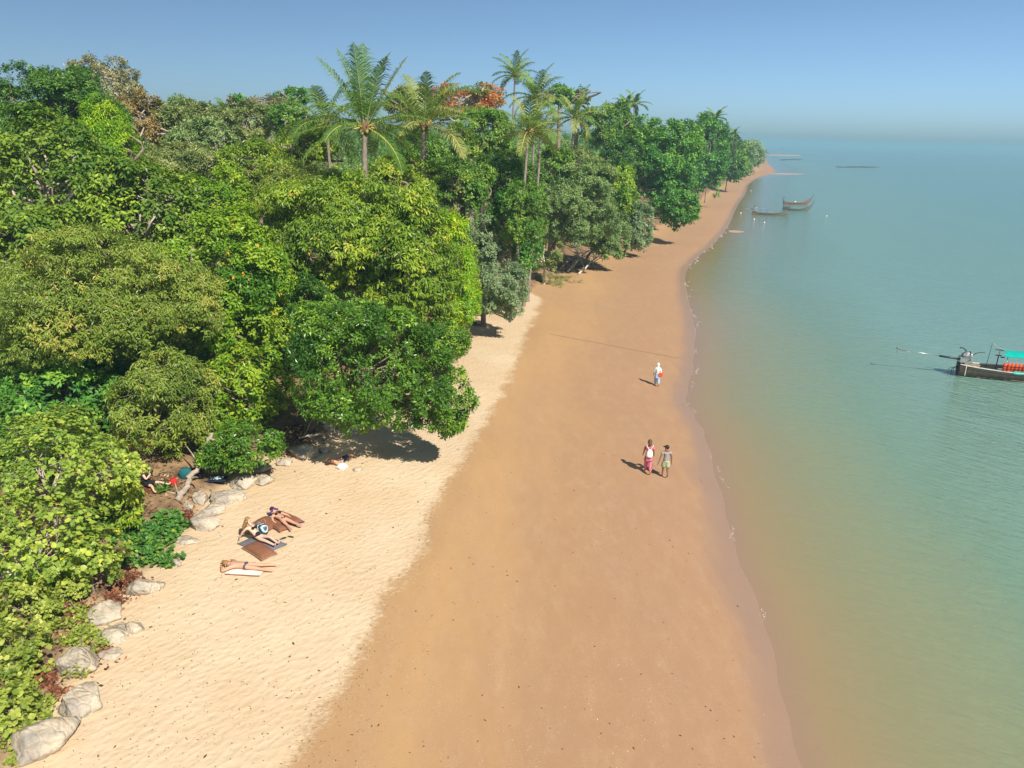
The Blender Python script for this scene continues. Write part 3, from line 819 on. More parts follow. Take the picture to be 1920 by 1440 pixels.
# ------------------------------------------------------------------ the rest of the wood, too dense to count
def project(P):
    d = np.asarray(P, float) - [0, 0, CAM_H]
    f = d @ FW
    a, b = d[:, 0] / f * FOC, -(d @ UP) / f * FOC
    c, s = math.cos(ROLL), math.sin(ROLL)
    return np.column_stack([a * c - b * s + 960, a * s + b * c + 720])
SKY_X = [0, 130, 250, 300, 400, 560, 700, 860, 950, 1100, 1180, 1250, 1330, 1390, 1440]
SKY_Y = [160, 175, 220, 230, 235, 215, 205, 205, 205, 205, 225, 230, 245, 280, 300]
def mass(name, spots, sp, nsh, seed, tintm=.45):
    """clumps (x, y, radius, height) joined into one leafy mass"""
    r = np.random.default_rng(seed)
    s = SPECIES[sp]
    Vs, Fs, Ts, n = [], [], [], 0
    for x, y, R, h in spots:
        z = gz(x, y)
        dist = math.hypot(x, y)
        L = max(s['L'] * 1.3, 3.7 * dist / 773)
        k = nsh
        u = sphere_pts(k, r); u[:, 2] = np.abs(u[:, 2])
        lump = 1 + .22 * np.sin(u[:, 0] * 5 + x) * np.sin(u[:, 1] * 5 + y)
        p = u * np.array([R, R, h]) * (r.uniform(.72, 1, k) * lump)[:, None] + [x, y, z]
        ax = unit(u + [0, 0, .5] + r.normal(0, .3, (k, 3)))
        V, F, T = leaf_geometry(p, ax, L, s['w'], s['m'], s['droop'], r, np.clip(tintm + r.normal(0, .16) + r.normal(0, .1, k), 0, .95))
        Vs.append(V); Fs.append(F + n); Ts.append(T); n += len(V)
    if not Vs: return
    me = np_mesh(name, np.concatenate(Vs), np.concatenate(Fs), s['mat'], False)
    attr(me, 'tint', np.concatenate(Ts))
    return tag(link(name, me), kind='stuff')

def scatter_wood():
    r = np.random.default_rng(31)
    far = {k: [] for k in ('mid', 'olive', 'deep', 'sage', 'dark', 'rust')}
    near_ = {k: [] for k in ('mid', 'dark', 'deep')}
    n = 5200
    Y = np.exp(r.uniform(math.log(26), math.log(700), n))
    X = Y * r.uniform(-.85, .42, n)
    w = sdist(np.column_stack([X, Y]), WOOD)
    z = terrain(np.column_stack([X, Y]))
    cells = set()
    for x, y, ww, zz in zip(X, Y, w, z):
        c = (int(math.log(y) * 21), int(x / y * 32))
        if ww < 5 or c in cells: continue
        cells.add(c)
        px = project([[x, y, zz]])[0]
        if px[0] > 1436 or px[0] < -150: continue
        if y > 62:
            R = r.uniform(2.3, 4.0) * (1 + y / 350)
            if ww < R + 2.5: continue
            sx = np.interp(px[0], SKY_X, SKY_Y) + r.uniform(0, 14)
            top = deep(px[0], sx, y)[2]
            h = min(r.uniform(6, 10) + y * .004, top - zz)
            if h < 1.5: continue
            if px[0] < 640: k = r.choice(['olive', 'mid', 'sage', 'olive', 'dark', 'rust'], p=[.35, .22, .15, .1, .12, .06])
            else: k = r.choice(['mid', 'deep', 'dark', 'sage'], p=[.4, .25, .2, .15])
            far[k].append((x, y, R, h))
        else:
            if ww < 6.5: continue
            near_[r.choice(['mid', 'dark', 'deep'])].append((x, y, r.uniform(1.2, 2.0), r.uniform(1.2, 3.2)))
    k = 0
    for sp, sl in far.items(): k += 1; mass('woodland', sl, sp, 23, 60 + k)
    for sp, sl in near_.items(): k += 1; mass('undergrowth', sl, sp, 32, 60 + k)
    return far, near_
_f, _n = scatter_wood()

# ------------------------------------------------------------------ broad round-leaved shrubs and creepers at the lower left
def leaf_shape(tint, mtl):
    pts = [(0, .0), (-.09, .22), (.12, .47), (.5, .50), (.82, .27), (1, 0), (.82, -.27), (.5, -.50), (.12, -.47), (-.09, -.22)]
    V = [(x, y, .10 * abs(y) - .16 * x * x) for x, y in pts] + [(.45, 0, -.03)]
    F = [[10, i, (i + 1) % 10] for i in range(10)]
    me = np_mesh('leaf', V, np.array(F)[:, ::-1], mtl, False)
    attr(me, 'tint', np.full(11, tint))
    return me
_leafsets = {}
def leaf_objects(root, pos, axis, L, sp, r, n):
    """single leaves one can pick apart, sharing a few meshes"""
    if sp not in _leafsets: _leafsets[sp] = [leaf_shape(t, SPECIES[sp]['mat']) for t in (.15, .35, .5, .65, .8, .95)]
    for k in range(n):
        i = r.integers(len(pos))
        a = axis[i] + np.array([0, 0, .7]) + r.normal(0, .3, 3)
        nz = Vector(a).normalized()
        dx = Vector(r.normal(size=3) + np.array([.3, -.3, -.3]))
        dx = (dx - nz * dx.dot(nz)).normalized()
        dy = nz.cross(dx)
        s = L * r.uniform(.75, 1.25)
        o = link('leaf', _leafsets[sp][r.integers(6)], root)
        M = Matrix((dx, dy, nz)).transposed().to_4x4()
        p = pos[i] + r.normal(0, L * .5, 3) + axis[i] * L * .35
        p[2] = max(p[2], .05)
        o.matrix_local = Matrix.Translation(p) @ M @ Matrix.Diagonal((s, s * .95, s, 1))

def shrub(name, label, px, py, Y, rx, ry, sp, nsingle, group=None, seed=0, **k):
    root = tree(name, label, px, py, Y, rx, ry, sp, cat='shrub', group=group, seed=seed, **k)
    r = np.random.default_rng(seed + 77)
    C = deep(px, py, Y); sc = np.linalg.norm(C - [0, 0, CAM_H]) / FOC
    p, ax, *_ = crown_shoots((rx * sc, (rx + ry) * .5 * sc, ry * sc), 900, r, low=-.3)
    u = unit(p) 
    m = ((u @ unit(np.array([.15, -.75, .6]))) > .1)
    leaf_objects(root, p[m] + (C - np.array(root.location)), ax[m], SPECIES[sp]['L'] * 1.05, sp, r, nsingle)

SHR = 'round-leaved shrubs at the lower left'
shrub('hibiscus_shrub', 'big yellow-green round-leaved shrub left of the person in black', 85, 875, 22.5, 150, 88, 'hibiscus', 190, SHR, 1, low=-.9, bark=BARK_PALE)
shrub('hibiscus_shrub', 'yellow-green round-leaved shrub at the left edge below the biggest one', 60, 1015, 20.3, 135, 75, 'hibiscus', 190, SHR, 2, low=-.9, bark=BARK_PALE)
shrub('hibiscus_shrub', 'smaller yellow-green shrub touching the bare soil beside the person in black', 205, 895, 24, 52, 62, 'hibiscus', 70, SHR, 3, low=-.9)
shrub('hibiscus_shrub', 'low round-leaved shrub above the reddish leaf litter', 165, 1040, 20.6, 62, 48, 'hibiscus', 70, SHR, 4, low=-.9)
for k_, (px_, py_, rx_, ry_, lb_) in enumerate([(40, 1135, 62, 40, 'pale green bush at the left edge above the gappy creeper'), (28, 1225, 50, 42, 'pale green bush at the left edge level with the blue-grey faced boulder'),
        (18, 1330, 42, 45, 'pale green bush in the bottom left corner beside the biggest boulder'), (128, 1098, 40, 26, 'low pale green bush over the reddish litter')]):
    shrub('leafy_bush', lb_, px_, py_, float(G(px_, py_ + ry_ * .7)[1]), rx_, ry_, 'creeper', 30, SHR, 20 + k_, low=-.8)
shrub('young_tree', 'lone dark green sapling on the bare soil under the trees', 303, 925, 27.3, 10, 15, 'glossy', 0, None, 5, low=-1)
shrub('leafy_shrub', 'narrow-leaved green shrub at the edge of the bare soil', 232, 945, 23.6, 28, 42, 'mango', 0, None, 6, low=-1)

def patch(label, px, py, rx, ry, sp, n, seed, name='beach_creeper', single=0, hmax=.25, group='creepers on the bank'):
    """creeping plant hugging the ground over an irregular spot"""
    r = np.random.default_rng(seed)
    c = G(px, py)
    ex, ey = G(px + rx, py)[:2] - c[:2], G(px, py - ry)[:2] - c[:2]
    root = thing(name, label, 'plant', c, 0, group)
    s = SPECIES[sp]
    nv = max(5, n // 26)
    P, mb = [], MB()
    for _ in range(nv):
        a = r.uniform(0, 6.28); q = math.sqrt(r.random()) * .75
        cur = np.array([math.cos(a), math.sin(a)]) * q
        h = r.uniform(0, 6.28)
        line = []
        for k in range(9):
            xy = c[:2] + ex * cur[0] + ey * cur[1]
            z = gz(*xy) - c[2] + r.uniform(.04, hmax) * (1 - min(1, np.hypot(*cur)) * .6)
            line.append([xy[0] - c[0], xy[1] - c[1], z])
            h += r.normal(0, .45)
            cur = cur + np.array([math.cos(h), math.sin(h)]) * .085
        line = np.array(line)
        mb.tube(line, np.linspace(.016, .007, 9), 4, False)
        P.append(cr(line, 3))
    P = np.concatenate(P)
    i = r.integers(0, len(P), n)
    pos = P[i] + r.normal(0, .07, (n, 3)) * [1, 1, .4]
    pos[:, 2] = np.maximum(pos[:, 2], P[i][:, 2] - .03) + .03
    ax = unit(np.array([0, -.1, 1.]) + r.normal(0, .35, (n, 3)))
    V, F, T = leaf_geometry(pos, ax, s['L'], s['w'], 3, .0, r, np.clip(.5 + r.normal(0, .2, n), 0, .95))
    me = np_mesh('foliage', V, F, s['mat'], False); attr(me, 'tint', T)
    tag(link('foliage', me, root), kind='stuff')
    mb.build('vine', mat('vine_stem', (.26, .22, .12), .8, .3, 7), root)
    if single: leaf_objects(root, pos, ax, s['L'], sp, r, single)
    return root
patch('dark green round-leaved vine sprawling beside the bare soil', 270, 1030, 72, 48, 'glory', 520, 1, single=110, hmax=.5)
patch('dark green vine climbing up to the boulders beside the bare soil', 322, 985, 26, 42, 'glory', 210, 2, single=40, hmax=.45)
patch('dark green round-leaved vine between the two shrubs and the sapling', 200, 985, 48, 40, 'glory', 260, 3, single=40, hmax=.6)
patch('pale green creeper with gaps over the leaf litter above the bank stones', 105, 1165, 95, 62, 'creeper', 520, 4, hmax=.35)
patch('pale green creeper at the left edge below the gappy one', 45, 1250, 70, 60, 'creeper', 440, 5, hmax=.4)
patch('pale green creeper beside the two biggest bank stones', 40, 1355, 62, 70, 'creeper', 430, 6, hmax=.4)
patch('small green creeper sprig on the blue-edged bank stone', 168, 1226, 20, 9, 'creeper', 24, 7, hmax=.9)
patch('small green creeper tuft at the lower lip of the blue-edged bank stone', 145, 1278, 20, 8, 'creeper', 24, 8, hmax=.8)
patch('low yellow-green ground plant at the sand edge below the white forked trunk', 1040, 527, 40, 12, 'olive', 700, 9, name='ground_plant', hmax=.5, group=None)
patch('sparse creeper near the bare branching stump', 85, 1105, 60, 30, 'creeper', 230, 10, hmax=.5)

# ------------------------------------------------------------------ stones of the bank
def rock_material():
    m, nt, b = new_mat('pale_rock')
    v = coords(nt)
    n = tex(nt, 1.6, 8, .68, v)
    c = ramp(nt, [(.28, (.15, .125, .10)), (.4, (.33, .28, .215)), (.56, (.50, .43, .33)), (.78, (.60, .54, .43))], n).outputs[0]
    grey = ramp(nt, [(.52, (0, 0, 0)), (.62, (1, 1, 1))], tex(nt, .8, 4, .6, coords(nt, (1, 1, .6), (.3, .2, .7)))).outputs[0]
    c = mixc(nt, mth(nt, 'MULTIPLY', grey, .35), c, (.27, .27, .27))
    ochre = ramp(nt, [(.55, (0, 0, 0)), (.7, (1, 1, 1))], tex(nt, 2.2, 5, .7, coords(nt, (1, 1, 1), (1, .2, .1)))).outputs[0]
    c = mixc(nt, mth(nt, 'MULTIPLY', ochre, .4), c, (.46, .30, .15))
    nt.links.new(c, b.inputs['Base Color'])
    b.inputs['Roughness'].default_value = .9
    b.inputs['Specular IOR Level'].default_value = .2
    crack = N(nt, 'TexVoronoi', feature='DISTANCE_TO_EDGE'); crack.inputs['Scale'].default_value = 2.6
    nt.links.new(coords(nt, (1, 1.6, 1), (.4, .2, .9)), crack.inputs['Vector'])
    h = mth(nt, 'ADD', mth(nt, 'MULTIPLY', tex(nt, 6, 8, .7, v), 1.0), mth(nt, 'MULTIPLY', mth(nt, 'MULTIPLY', crack.outputs['Distance'], 6, clamp=True), .35))
    bump(nt, h, .8, .09, b)
    return m
ROCK = rock_material()
def boulder(label, px, py, rx, ry, seed, hgt=1., rot=0., sink=.3, name='boulder'):
    r = np.random.default_rng(seed)
    c = G(px, py + ry * .3)
    sc = np.linalg.norm(c - [0, 0, CAM_H]) / FOC
    bm = bmesh.new()
    bmesh.ops.create_icosphere(bm, subdivisions=4, radius=1)
    planes = [(unit(r.normal(size=3) * [1, 1, .8]), r.uniform(.5, .8)) for _ in range(15)]
    off = Vector(r.uniform(0, 50, 3))
    for v in bm.verts:
        p = np.array(v.co)
        for nrm, d in planes:
            e = p @ nrm - d
            if e > 0: p = p - nrm * e * .92
        q = Vector(p)
        q *= 1 + .20 * noise.noise(q * 1.7 + off) + .11 * noise.noise(q * 4.2 + off) + .03 * noise.noise(q * 10 + off)
        v.co = q
    R = np.array([rx * sc * 1.08, max(rx, ry) * sc * .95, ry * sc * hgt * .95])
    for v in bm.verts: v.co = Vector(np.array(v.co) * R)
    me = bpy.data.meshes.new(name); bm.to_mesh(me); bm.free()
    me.polygons.foreach_set('use_smooth', np.ones(len(me.polygons), bool))
    me.materials.append(ROCK)
    o = link(name, me)
    o.location = (c[0], c[1], c[2] + R[2] * (1 - sink * 2) * .6)
    o.rotation_euler = (r.uniform(-.15, .15), r.uniform(-.15, .15), rot)
    return tag(o, label, 'boulder', 'stones along the bank between sand and trees')
for q in [
    ('pale grey boulder nearest the brown cushions, lowest of the upper stone group', 382, 980, 29, 19, 1, 1.1, .2),
    ('broad sunlit boulder directly above the one nearest the cushions', 403, 957, 29, 17, 2, 1.0, .4),
    ('sunlit slab boulder with a sharp right end above the broad one', 430, 932, 32, 19, 3, 1.0, .5),
    ('dark shaded boulder wedged left of the sunlit slab', 376, 937, 17, 17, 4, 1.2, .9),
    ('small rounded stone beside the red leaf litter at the vine tip', 354, 951, 12, 11, 5, 1.1, .1),
    ('dappled rounded boulder right of the pale blue towel', 458, 902, 30, 22, 6, 1.0, .3),
    ('greyish boulder in tree shade right of the dappled rounded one', 494, 902, 20, 15, 7, 1.0, .8),
    ('grey boulder half under the drooping dark leaves', 488, 878, 20, 15, 8, 1.1, .2),
    ('smooth big grey boulder in shade left of the man in blue shorts', 572, 851, 27, 17, 9, 1.0, .1),
    ('small slate blue stone against the smooth big grey boulder', 606, 846, 10, 8, 10, 1.0, .5),
    ('low grey stone in shade left of the smooth big boulder', 533, 866, 18, 13, 11, .8, .4),
    ('dark stone far back in the shade under the glossy tree', 618, 792, 15, 9, 12, 1.0, .4),
    ('grey-topped boulder at the top of the lower stone row', 272, 1100, 31, 22, 13, 1.0, .6),
    ('angular boulder with dark gap on its left beside red leaf litter', 198, 1152, 31, 20, 14, 1.0, .3),
    ('rounded white stone jutting out onto the sand', 252, 1178, 19, 14, 15, 1.1, .1),
    ('gritty ochre boulder half buried in sand behind the white stone', 208, 1188, 32, 18, 16, .8, .5),
    ('squarish boulder with a blue-grey right face and green sprigs', 150, 1250, 36, 28, 17, 1.0, .4),
    ('small flat cream stone right of the blue-grey faced boulder', 210, 1226, 19, 11, 18, .8, .3),
    ('rough pale boulder second from the bottom of the row', 150, 1318, 42, 30, 19, .9, .7),
    ('biggest rough boulder in the bottom left corner', 78, 1385, 52, 46, 20, .8, .5),
    ('long low white slab at the edge of the dark vine', 328, 1050, 10, 24, 21, .5, 1.0),
    ('flat sand-covered slab below the boulder nearest the cushions', 350, 1012, 20, 10, 22, .5, .2),
    ('small lone stone lying in the shade right of the white bag', 672, 880, 10, 5, 23, 1., .2)]:
    boulder(*q)

# ------------------------------------------------------------------ dead wood
DEAD = mat('dead_wood', (.34, .28, .22), .9, .35, 7, .02)
DEAD_PALE = mat('bleached_wood', (.55, .48, .40), .9, .2, 9, .01)
def branch(name, label, pts, rad0, rad1, twigs=0, seed=0, mtl=None, cat='branch', group=None):
    r = np.random.default_rng(seed)
    P = np.array(pts); c = P[0].copy()
    P = P - c
    root = thing(name, label, cat, c, 0, group)
    mb = MB(); cv = cr(P, 6); cv[1:-1] += r.normal(0, rad0 * .35, (len(cv) - 2, 3))
    mb.tube(cv, np.linspace(rad0, rad1, len(cv)), 7)
    mb.build('stem', mtl or DEAD, root, True)
    for k in range(twigs):
        i = r.integers(1, len(cv))
        d = unit(r.normal(size=3) * [1, 1, .6] + [0, 0, .35]) * r.uniform(.35, 1.1) * (1 + rad0 * 3)
        mb = MB(); mb.tube(cr([cv[i], cv[i] + d * .5 + r.normal(0, .06, 3), cv[i] + d], 3), np.linspace(rad1 * .9, rad1 * .25, 7), 4, False)
        mb.build('twig', mtl or DEAD, root, True)
    return root
def gp(x, y, up=0.): return G(x, y, 0) + [0, 0, up]
branch('fallen_branch', 'mossy leaning log rising from the soil in front of the teal rucksack', [gp(333, 940, .05), gp(352, 925, .3), gp(372, 908, .8), gp(388, 896, 1.3), gp(405, 890, 1.9)], .13, .07, 6, 1)
branch('fallen_branch', 'long thin dead branch lying level across the shade above the man', [gp(560, 826, .3), gp(610, 830, .45), gp(655, 828, .4), gp(715, 826, .5)], .06, .03, 8, 2)
branch('fallen_branch', 'thin slanting branch above the distant lying man', [gp(863, 606, .1), gp(873, 597, .6), gp(886, 587, 1.0), gp(900, 582, 1.6)], .05, .03, 5, 3)
for k, (x0, y0, x1, y1, u0, u1, lb) in enumerate([
        (1065, 512, 1125, 478, .2, 1.6, 'longest bleached dead branch of the tangle by the sand'), (1050, 505, 1090, 485, .2, 1.0, 'short dead branch left in the tangle by the sand'),
        (1085, 515, 1150, 480, .1, 1.2, 'dead branch lowest on the sand side of the tangle'), (1110, 495, 1060, 492, .1, .7, 'dead branch lying flat across the tangle'),
        (1095, 505, 1070, 475, .1, 1.8, 'dead branch standing up out of the tangle')]):
    branch('dead_branch', lb, [gp(x0, y0, u0), gp((x0 + x1) / 2, (y0 + y1) / 2, (u0 + u1) / 2 + .25), gp(x1, y1, u1)], .11, .04, 22, 40 + k, DEAD if k % 2 else DEAD_PALE, group='tangle of dead branches at the sand edge')
branch('dead_shrub', 'bare bleached branching stump at the left edge below the shrubs', [gp(28, 1092, -.1), gp(30, 1085, .2), gp(36, 1078, .5)], .09, .05, 26, 5, DEAD_PALE, 'dead shrub')
branch('dead_shrub', 'spray of thin bare twigs over the soil above the reddish litter', [gp(130, 1118, 0), gp(140, 1114, .2), gp(160, 1110, .35)], .025, .015, 20, 6, DEAD_PALE, 'dead shrub')

# ------------------------------------------------------------------ litter on soil and sand, painted footprint shade
def scatter_flat(name, P, size, stops, seed, lift=.015, asp=.5, tilt=.3):
    r = np.random.default_rng(seed)
    n = len(P)
    z = terrain(P)
    c = np.column_stack([P, z + lift])
    a = r.uniform(0, 6.28, n)
    d = np.column_stack([np.cos(a), np.sin(a), r.normal(0, tilt, n)])
    s = np.column_stack([-np.sin(a), np.cos(a), r.normal(0, tilt, n)])
    L = (size * r.uniform(.5, 1.4, n))[:, None]
    V = np.stack([c - d * L * .5, c + s * L * asp * .5, c + d * L * .5, c - s * L * asp * .5], 1).reshape(-1, 3)
    me = np_mesh(name, V, np.arange(4 * n).reshape(-1, 4), leaf_material(name + '_colour', stops, .7, .0, .2, (1, 1, 1)), False)
    attr(me, 'tint', np.repeat(r.random(n), 4))
    return tag(link(name, me), kind='stuff')
r_ = np.random.default_rng(99)
def blob(px, py, rx, ry, n):
    a = r_.uniform(0, 6.28, n); q = np.abs(r_.normal(0, .55, n))
    xs, ys = px + rx * q * np.cos(a), py + ry * q * np.sin(a)
    c = G(px, py); ex = G(px + rx, py)[:2] - c[:2]; ey = G(px, py - ry)[:2] - c[:2]
    return c[:2] + np.outer(q * np.cos(a), ex) + np.outer(q * np.sin(a), ey)
RED = [(0, (.05, .022, .014)), (.5, (.17, .06, .032)), (1, (.32, .14, .07))]
P = np.concatenate([blob(*b) for b in [(150, 1148, 34, 24, 700), (85, 1272, 26, 22, 500), (245, 1092, 28, 28, 650), (353, 968, 14, 22, 300), (215, 1120, 30, 26, 400), (110, 1300, 24, 16, 200), (185, 1215, 30, 26, 260)]])
scatter_flat('leaf_litter', P, .13, RED, 1, .03, .55, .5)
P = np.concatenate([blob(*b) for b in [(560, 812, 40, 20, 900), (520, 835, 40, 16, 400), (300, 905, 70, 30, 700), (250, 960, 60, 40, 500), (100, 1150, 110, 90, 900), (1090, 500, 50, 16, 500)]])
scatter_flat('dry_leaf_litter', P, .14, [(0, (.04, .025, .016)), (.5, (.13, .075, .04)), (.85, (.28, .17, .09)), (1, (.42, .30, .18))], 2, .03, .5, .4)
def on_sand(n, d0, d1, dry, seed, ymax=60):
    r = np.random.default_rng(seed)
    Y = 12 + (ymax - 12) * r.random(n) ** 1.6; X = Y * r.uniform(-.75, .6, n)
    q = np.column_stack([X, Y]); s = sdist(q, SHORE); w = sdist(q, WOOD); e = sdist(q, DRY)
    k = (s > d0) & (s < d1) & (w < -.2) & ((e > 0) if dry else (e < 0))
    return q[k]
scatter_flat('dry_sand_debris', on_sand(9000, 3, 40, True, 3), .055, [(0, (.05, .035, .02)), (.6, (.15, .095, .05)), (1, (.30, .19, .10))], 3, .01, .45)
scatter_flat('fallen_leaves', on_sand(260, 3, 40, True, 4, 40), .10, [(0, (.07, .045, .025)), (.6, (.14, .085, .045)), (1, (.24, .15, .07))], 4, .02, .5)
_t = on_sand(26000, 2, 14, False, 15, 50); _e = -sdist(_t, DRY); _t = _t[(_e < 2.2) & (np.random.default_rng(2).random(len(_t)) < np.exp(-_e * 1.3) * .8)]
scatter_flat('footprint_shade', _t, .045, [(0, (.10, .06, .035)), (1, (.26, .165, .09))], 15, .008, .5, .35)  # shade of footprints painted as flat dark flecks along the dry line
scatter_flat('wet_sand_debris', on_sand(900, .3, 12, False, 5), .075, [(0, (.04, .03, .02)), (1, (.14, .09, .05))], 5, .012, .4)
grit_ = on_sand(70000, .5, 12, False, 6, 42)
_d = sdist(grit_, SHORE); _k = np.sin(_d * 1.9 + .25 * np.sin(grit_[:, 1] * .4)) * .5 + np.sin(_d * .8 + grit_[:, 1] * .12 + 2) * .5 + .35 * np.sin(grit_[:, 1] * .9 + _d)
grit_ = grit_[np.random.default_rng(8).random(len(grit_)) < np.clip(.10 + .5 * _k, .05, 1) * .62]
scatter_flat('shell_grit', grit_, .021, [(0, (.36, .27, .18)), (.8, (.52, .42, .32)), (1, (.7, .62, .5))], 6, .006, .8)

# ------------------------------------------------------------------ people
def skin_mesh(name, verts, radii, edges, mtl, parent, root=0, sub=1):
    bm = bmesh.new()
    lay = bm.verts.layers.skin.verify()
    vs = []
    for i, (p, rd) in enumerate(zip(verts, radii)):
        v = bm.verts.new(p); v[lay].radius = rd if hasattr(rd, '__len__') else (rd, rd); v[lay].use_root = i == root
        vs.append(v)
    for a, b in edges: bm.edges.new((vs[a], vs[b]))
    me = bpy.data.meshes.new(name); bm.to_mesh(me); bm.free()
    o = bpy.data.objects.new(name, me); COL.objects.link(o)
    m = o.modifiers.new('Skin', 'SKIN'); m.use_smooth_shade = True; m.branch_smoothing = .4
    if sub: o.modifiers.new('Sub', 'SUBSURF').levels = sub; o.modifiers['Sub'].render_levels = sub
    dg = bpy.context.evaluated_depsgraph_get()
    me2 = bpy.data.meshes.new_from_object(o.evaluated_get(dg)); me2.name = name
    bpy.data.objects.remove(o)
    me2.polygons.foreach_set('use_smooth', np.ones(len(me2.polygons), bool))
    me2.materials.clear(); me2.materials.append(mtl)
    return link(name, me2, parent)

def standing(h, step=0., arm=0., armb=0., f=0):
    """joints of an upright figure facing +Y, right side at +X; step strides the left leg forward"""
    w = .108 if not f else .096
    J = {'pelvis': (0, 0, .53), 'waist': (0, .0, .615), 'chest': (0, -.005, .735), 'neck': (0, -.01, .84), 'head': (0, .012, .915), 'crown': (0, .005, .965)}
    for s, n in ((-1, 'l'), (1, 'r')):
        k = step * (1 if n == 'l' else -1); a = arm if n == 'l' else armb
        J['shoulder_' + n] = (s * w, -.005, .80)
        J['elbow_' + n] = (s * (w + .035), -.01 + a * .10, .635 + abs(a) * .02)
        J['wrist_' + n] = (s * (w + .045), .02 + a * .24, .49 + abs(a) * .06)
        J['hip_' + n] = (s * .05, 0, .50)
        J['knee_' + n] = (s * .055, k * .085 + .015, .285)
        J['ankle_' + n] = (s * .058, k * .17 - (0 if k > 0 else .02) * (k != 0), .05 + (.045 if k < 0 else 0))
        J['toe_' + n] = (s * .066, k * .17 + .085, .018 + (.0 if k < 0 else 0))
    return {k: np.array(v) * h for k, v in J.items()}

def lying(h, prone=False):
    """same joints laid along +X with the head at -X; z up, front up unless prone"""
    S = standing(h)
    out = {}
    for k, p in S.items():
        front = p[1] * (-1 if prone else 1)
        out[k] = np.array([.53 * h - p[2], p[0] * (1 if not prone else -1), .105 * h * .62 + front])
    for n in 'lr':
        t = out['ankle_' + n]
        out['ankle_' + n] = t * [1, 1, 0] + [0, 0, .045 * h * .8]
        out['knee_' + n][2] = .045 * h
        out['hip_' + n][2] = .062 * h
        out['toe_' + n] = t * [1, 1, 0] + ([.075 * h, .012 * h, .02 * h] if prone else [.03 * h, 0, .085 * h])
    return out

RAD = {'pelvis': .084, 'waist': .072, 'chest': .083, 'neck': .034, 'head': .054, 'crown': .046, 'shoulder': .040, 'elbow': .026, 'wrist': .018, 'hip': .055, 'knee': .035, 'ankle': .024, 'toe': .019}
def body(J, h, mtl, root, slim=1., face=None, up=None):
    names = list(J)
    idx = {n: i for i, n in enumerate(names)}
    V = [J[n] for n in names]
    R = [RAD[n.split('_')[0]] * h * (slim if n not in ('head', 'crown') else 1) for n in names]
    E = [('pelvis', 'waist'), ('waist', 'chest'), ('chest', 'neck'), ('neck', 'head'), ('head', 'crown')]
    for n in 'lr':
        E += [('chest', 'shoulder_' + n), ('shoulder_' + n, 'elbow_' + n), ('elbow_' + n, 'wrist_' + n), ('pelvis', 'hip_' + n), ('hip_' + n, 'knee_' + n), ('knee_' + n, 'ankle_' + n), ('ankle_' + n, 'toe_' + n)]
    E = [(idx[a], idx[b]) for a, b in E]
    for n in 'lr':                                            # palms and five unequal, slightly curled fingers
        w, e = J['wrist_' + n], J['elbow_' + n]
        d = unit(w - e)
        ref = np.array([0, 1., 0]) if abs(d[2]) > .7 else np.array([0, 0, 1.])
        s = unit(np.cross(d, ref)); c = np.cross(s, d)
        s = c if abs(d[2]) > .7 else s
        curl = np.cross(d, s) * (-1 if n == 'l' else 1)
        V.append(w + d * .045 * h); R.append((.022 * h, .013 * h)); palm_i = len(V) - 1
        E.append((idx['wrist_' + n], palm_i))
        for k, (o, L) in enumerate([(-.017, .034), (-.006, .044), (.006, .047), (.017, .042)]):
            V.append(V[palm_i] + d * .020 * h + s * o * h); R.append(.0056 * h); a = len(V) - 1
            V.append(V[a] + d * L * h * .55 + curl * .004 * h); R.append(.005 * h)
            V.append(V[a] + d * L * h * .95 + curl * .016 * h); R.append(.004 * h)
            E += [(palm_i, a), (a, a + 1), (a + 1, a + 2)]
        V.append(V[palm_i] + s * .026 * h - d * .012 * h); R.append(.006 * h); a = len(V) - 1
        V.append(V[a] + s * .012 * h + d * .026 * h + curl * .008 * h); R.append(.005 * h)
        E += [(palm_i, a), (a, a + 1)]
    f = face if face is not None else np.array([0, 1., 0])
    V.append(J['head'] + unit(f) * .062 * h); R.append(.010 * h); E.append((idx['head'], len(V) - 1))     # nose
    b = skin_mesh('body', V, R, E, mtl, root, 0)
    f = unit(f); u = unit(J['crown'] - J['neck']); sd = np.cross(f, u)
    for s in (-1, 1):
        m = MB(); m.ball(J['head'] + f * .050 * h + sd * s * .018 * h + u * .008 * h, .0065 * h, 6, 4); m.build('eye', mat('eye_dark', (.02, .015, .012), .3, .1), root, True)
        m = MB(); m.ball(J['head'] + sd * s * .056 * h, (.010 * h, .012 * h, .018 * h), 6, 4); m.build('ear', mtl, root, True)
    m = MB(); m.tube([J['head'] + f * .053 * h - u * .026 * h + sd * .014 * h, J['head'] + f * .056 * h - u * .027 * h, J['head'] + f * .053 * h - u * .026 * h - sd * .014 * h], .004 * h, 5)
    m.build('mouth', mat('lips', (.38, .12, .10), .5, .1), root, True)
    return b

def garment(name, J, h, parts, mtl, root, grow=1.12):
    """cloth following some bones: parts = list of (joint a, joint b, t0, t1, radius scale a, radius scale b)"""
    V, R, E, at = [], [], [], {}
    for a, b, t0, t1, ga, gb in parts:
        ra, rb = RAD[a.split('_')[0]] * h, RAD[b.split('_')[0]] * h
        prev = None
        for t in (t0, (t0 + t1) / 2, t1):
            p = J[a] * (1 - t) + J[b] * t
            key = tuple(np.round(p, 4))
            if key not in at:
                at[key] = len(V); V.append(p); R.append((ra * (1 - t) + rb * t) * grow * (ga + (gb - ga) * (t - t0) / (t1 - t0)))
            if prev is not None and prev != at[key]: E.append((prev, at[key]))
            prev = at[key]
    return skin_mesh(name, V, R, E, mtl, root, 0)

